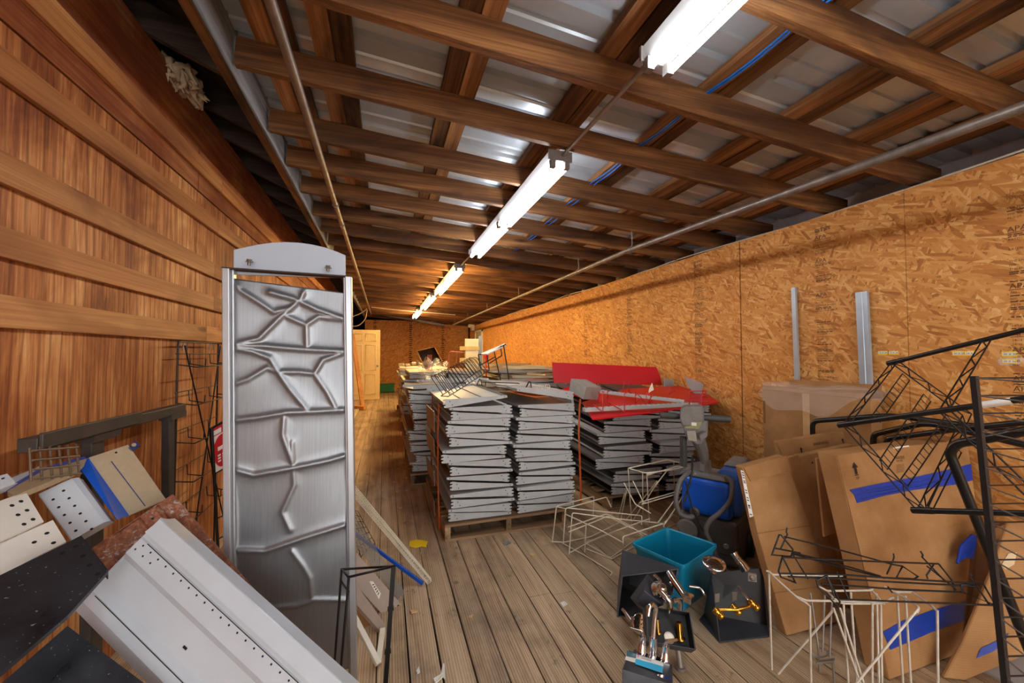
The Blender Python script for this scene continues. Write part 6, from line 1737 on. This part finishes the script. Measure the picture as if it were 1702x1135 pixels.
# open brown box
t = thing('cardboard_box', 'open brown cardboard tray standing on end on the third aisle pallet', 'cardboard box', P(708, 630, d=6.1))
f = [P(692.5, 583, d=6.1), P(722, 576, d=6.3), P(735, 600, d=6.2), P(706, 613, d=6.0)]
hollow_dv = Vector((.05, .30, -.02))
m = MB(); N = 4; cen_ = sum(f, Vector()) / 4
ci = [p.lerp(cen_, .045) for p in f]; bi = [p + hollow_dv for p in ci]; b = [p + hollow_dv * 1.04 for p in f]
m.add(f + b + ci + bi, [(i, (i + 1) % N, N + (i + 1) % N, N + i) for i in range(N)] + [(7, 6, 5, 4)] + [(i, 8 + i, 8 + (i + 1) % N, (i + 1) % N) for i in range(N)], 0)
m.add(ci + bi, [(i, N + i, N + (i + 1) % N, (i + 1) % N) for i in range(N)] + [(4, 5, 6, 7)], 1)
m.build('tray', [M['kraft'], plain('dark_kraft', srgb(96, 62, 38), .8)], t)
for i, x in enumerate((711.5, 714.2, 717)):
    m = MB(); m.tube([P(x, 589.5, d=5.86), P(x + .6, 616.5, d=5.84)], .005, 6); tag(m.build('wire_rod', M['hook_pink']), 'red wire rod rising from the film bundle, %s of three' % ('first', 'second', 'third')[i], 'wire rod', 'red wire rods in the film bundle')
m = MB()
for s in ([(746, 604), (747, 586), (750, 584), (771, 586)], [(760, 586), (758.5, 606)], [(740, 602), (746, 597)]): m.tube([P(x, y, d=6.0) for x, y in s], .007, 6)
m.tube([P(746, 604, d=6.0), P(747, 613, d=6.0)], .007, 6)
tag(m.build('wire_hoop', M['hook_pink']), 'pale wire hoop standing between the brown tray and the white upright', 'wire')
# tall white upright carton with bands, gray post
t = thing('upright_carton', 'tall white boxed upright with two cream bands standing among the stacks', 'carton', P(785, 660, d=7.22))
a, b = P(774, 563, d=7.22), P(795.5, 563, d=7.22)
m = MB(); m.slab([a, b, drop(b), drop(a)], .08, nrm=(0, -1, 0)); bevel(m.build('board', plain('white_carton_board', srgb(220, 216, 200), .6, 0, .04), t), .004)
for y0, y1, x1 in ((575.5, 582, 797), (595, 602.5, 796)):
    m = MB(); m.slab([P(766, y0, d=7.2), P(x1, y0, d=7.2), P(x1, y1, d=7.2), P(766, y1, d=7.2)], .12, nrm=(0, -1, 0)); m.build('band', plain('cream_band', srgb(206, 184, 130), .6), t)
a = P(799.5, 560, d=7.25); m = MB(); m.bar(Vector((a.x, a.y + .05, 0)), Vector((a.x, a.y + .05, a.z + .02)), .06, .03, (0, 1, 0)); tag(m.build('metal_upright', M['galv']), 'gray slotted metal upright beside the white boxed upright', 'upright')
m = MB(); m.box(P(808, 592, d=6.9), (.07, .05, .09)); m.bar(P(808, 596, d=6.9), drop(P(808, 596, d=6.9)), .02, .02, (0, 1, 0)); tag(m.build('red_tag_post', M['red']), 'small red sign on a post by the gray upright', 'sign')
# brown sheets fanning out between the first two aisle pallets
for i, (y0, y1, h_) in enumerate(((672, 684, 34), (712, 730, 30), (758, 782, 26), (800, 832, 26))):
    m = MB(); m.slab([P(709, y0, d=3.62), P(722, y1, d=3.16), P(723, y1 + h_, d=3.16), P(711, y0 + h_ * .9, d=3.62)], .005)
    tag(m.build('brown_sheet', M['deck_brown']), 'brown sheet poking out beside the aisle edge of the front stack, %s from top' % ('first', 'second', 'third', 'fourth')[i], 'sheet', 'brown sheets beside the front stack')
# yellowish loose pieces on the fourth pallet
for i, (x, y) in enumerate(((667, 606), (688, 604), (700, 606), (677, 607), (710, 607))):
    m = MB(); m.box(P(x, y, d=7.6), (.085, .30, .05), Matrix.Rotation(.05 * (i - 2), 3, 'Z') @ Matrix.Rotation(.1 * (i % 3 - 1), 3, 'Y')); tag(bevel(m.build('cream_bracket', M['deck_cream' if i % 2 else 'steel_cream']), .004), 'cream metal piece on the fourth aisle pallet, %s from the aisle' % ('first', 'second', 'third', 'fourth', 'fifth')[[0, 2, 3, 1, 4][i]], 'metal piece', 'cream pieces on the fourth aisle pallet')

# loose shelves thrown over the tops of the stacks behind
def loose(label, x, y, z, L_, wd, rz_, tx, mat, group):
    R = Matrix.Rotation(rz_, 3, 'Z') @ Matrix.Rotation(tx, 3, 'X'); c = Vector((x, y, z)); m = MB()
    m.box(c, (L_, wd, .004), R, 0)
    for s_ in (-1, 1): m.box(c + R @ Vector((0, s_ * (wd / 2 - .003), .014)), (L_, .004, .026), R, 0)
    tag(m.build('loose_shelf', mat), label, 'shelf', group)
ZR, ZC, ZA = .998, 1.09, .988
for i, (x, y, rz_, mt) in enumerate(((1.95, 4.98, .25, 'steel'), (2.2, 5.25, -.2, 'deck_cream'), (2.45, 5.45, .5, 'deck_cream'), (1.98, 5.6, .1, 'steel2'), (2.3, 5.75, -.4, 'deck_cream'))):
    loose('loose %s shelf tossed on the pallet behind the red board, %s up' % (('gray', 'cream', 'cream', 'gray', 'cream')[i], ('lowest', 'second', 'third', 'fourth', 'fifth')[i]), x, y, ZR + .033 * i, 1.0, .34, rz_, 0, M[mt], 'loose shelves behind the red board')
for i, (x, y, rz_) in enumerate(((2.0, 6.6, .4), (2.3, 6.9, -.15), (2.15, 7.05, .5))):
    loose('loose cream shelf tossed on the cream pallet along the wall, %s up' % ('lowest', 'second', 'third')[i], x, y, ZC + .033 * i, .95, .34, rz_, 0, M['deck_cream'], 'loose shelves on the cream pallet')
for i, (x, y, rz_, mt) in enumerate(((.62, 4.6, .3, 'steel'), (.85, 4.95, -.25, 'white_enamel'), (.55, 5.2, .1, 'steel2'))):
    if i < 2: loose('loose %s shelf lying across the second aisle pallet, %s' % (('gray', 'whitish')[i], ('lower', 'upper')[i]), x, y, ZA + .033 * i, .8, .32, rz_, 0, M[mt], 'loose shelves on the second aisle pallet')

# ------------------------------------------------------------ things in the far left corner
M['green'] = plain('green_plastic', srgb(10, 110, 52), .4, 0, .06)
t = thing('plastic_crate', 'green plastic crate on the floor by the end wall', 'crate', P(640, 648, Z=0))
a = Vector((-.24, 14.75, 0)); m = MB()
for x0, y0, x1, y1 in ((0, 0, .56, .02), (0, .36, .56, .38), (0, .02, .02, .36), (.54, .02, .56, .36)): m.bb(a + Vector((x0, y0, 0)), a + Vector((x1, y1, .27)))
m.bb(a + Vector((0, 0, 0)), a + Vector((.56, .38, .02))); m.build('tub', M['green'], t)
m = MB(); m.bb(a + Vector((-.02, -.02, .25)), a + Vector((.58, -.001, .29))); m.bb(a + Vector((-.02, .381, .25)), a + Vector((.58, .40, .29))); m.build('rim', M['green'], t)
t = thing('timber_ladder', 'orange brown timber leaning beside the cream door', 'timber', P(600, 676, Z=0))
a, b = P(603, 676, Z=.02), P(586, 556, Y=11.6); b.x = max(b.x, -1.08)
m = MB(); m.bar(a, b, .10, .05); bevel(m.build('board', M['raw_wood'], t), .004)
m = MB(); m.bar(P(577, 676, Z=.05), P(607, 678, Z=.05), .10, .08); bevel(m.build('base_block', M['raw_wood'], t), .004)
m = MB(); q = random.Random(8); c_ = P(607, 662, Z=.0); c_.y += .3
m.add([c_ + Vector(v) for v in ((-.5, -.1, .002), (.20, -.12, .002), (.26, .2, .002), (-.5, .22, .002), (-.05, .0, .42), (-.3, .1, .46), (-.5, .05, .40))], [(0, 1, 4, 5), (1, 2, 4), (2, 3, 5, 4), (3, 0, 6), (0, 5, 6), (3, 6, 5), (0, 3, 2, 1)])
o = m.build('black_sheet', plain('black_plastic', srgb(22, 22, 24), .35, 0, .2, 12, .4)); tag(o, 'black plastic sheet heaped against the foot of the cream door', 'plastic sheet')
m = MB(); m.bb((-1.14, 8.2, .001), (-.58, 10.2, .05)); tag(bevel(m.build('low_platform', plain('pale_platform', srgb(188, 176, 150), .6)), .006), 'pale low platform on the floor along the plywood wall', 'platform')
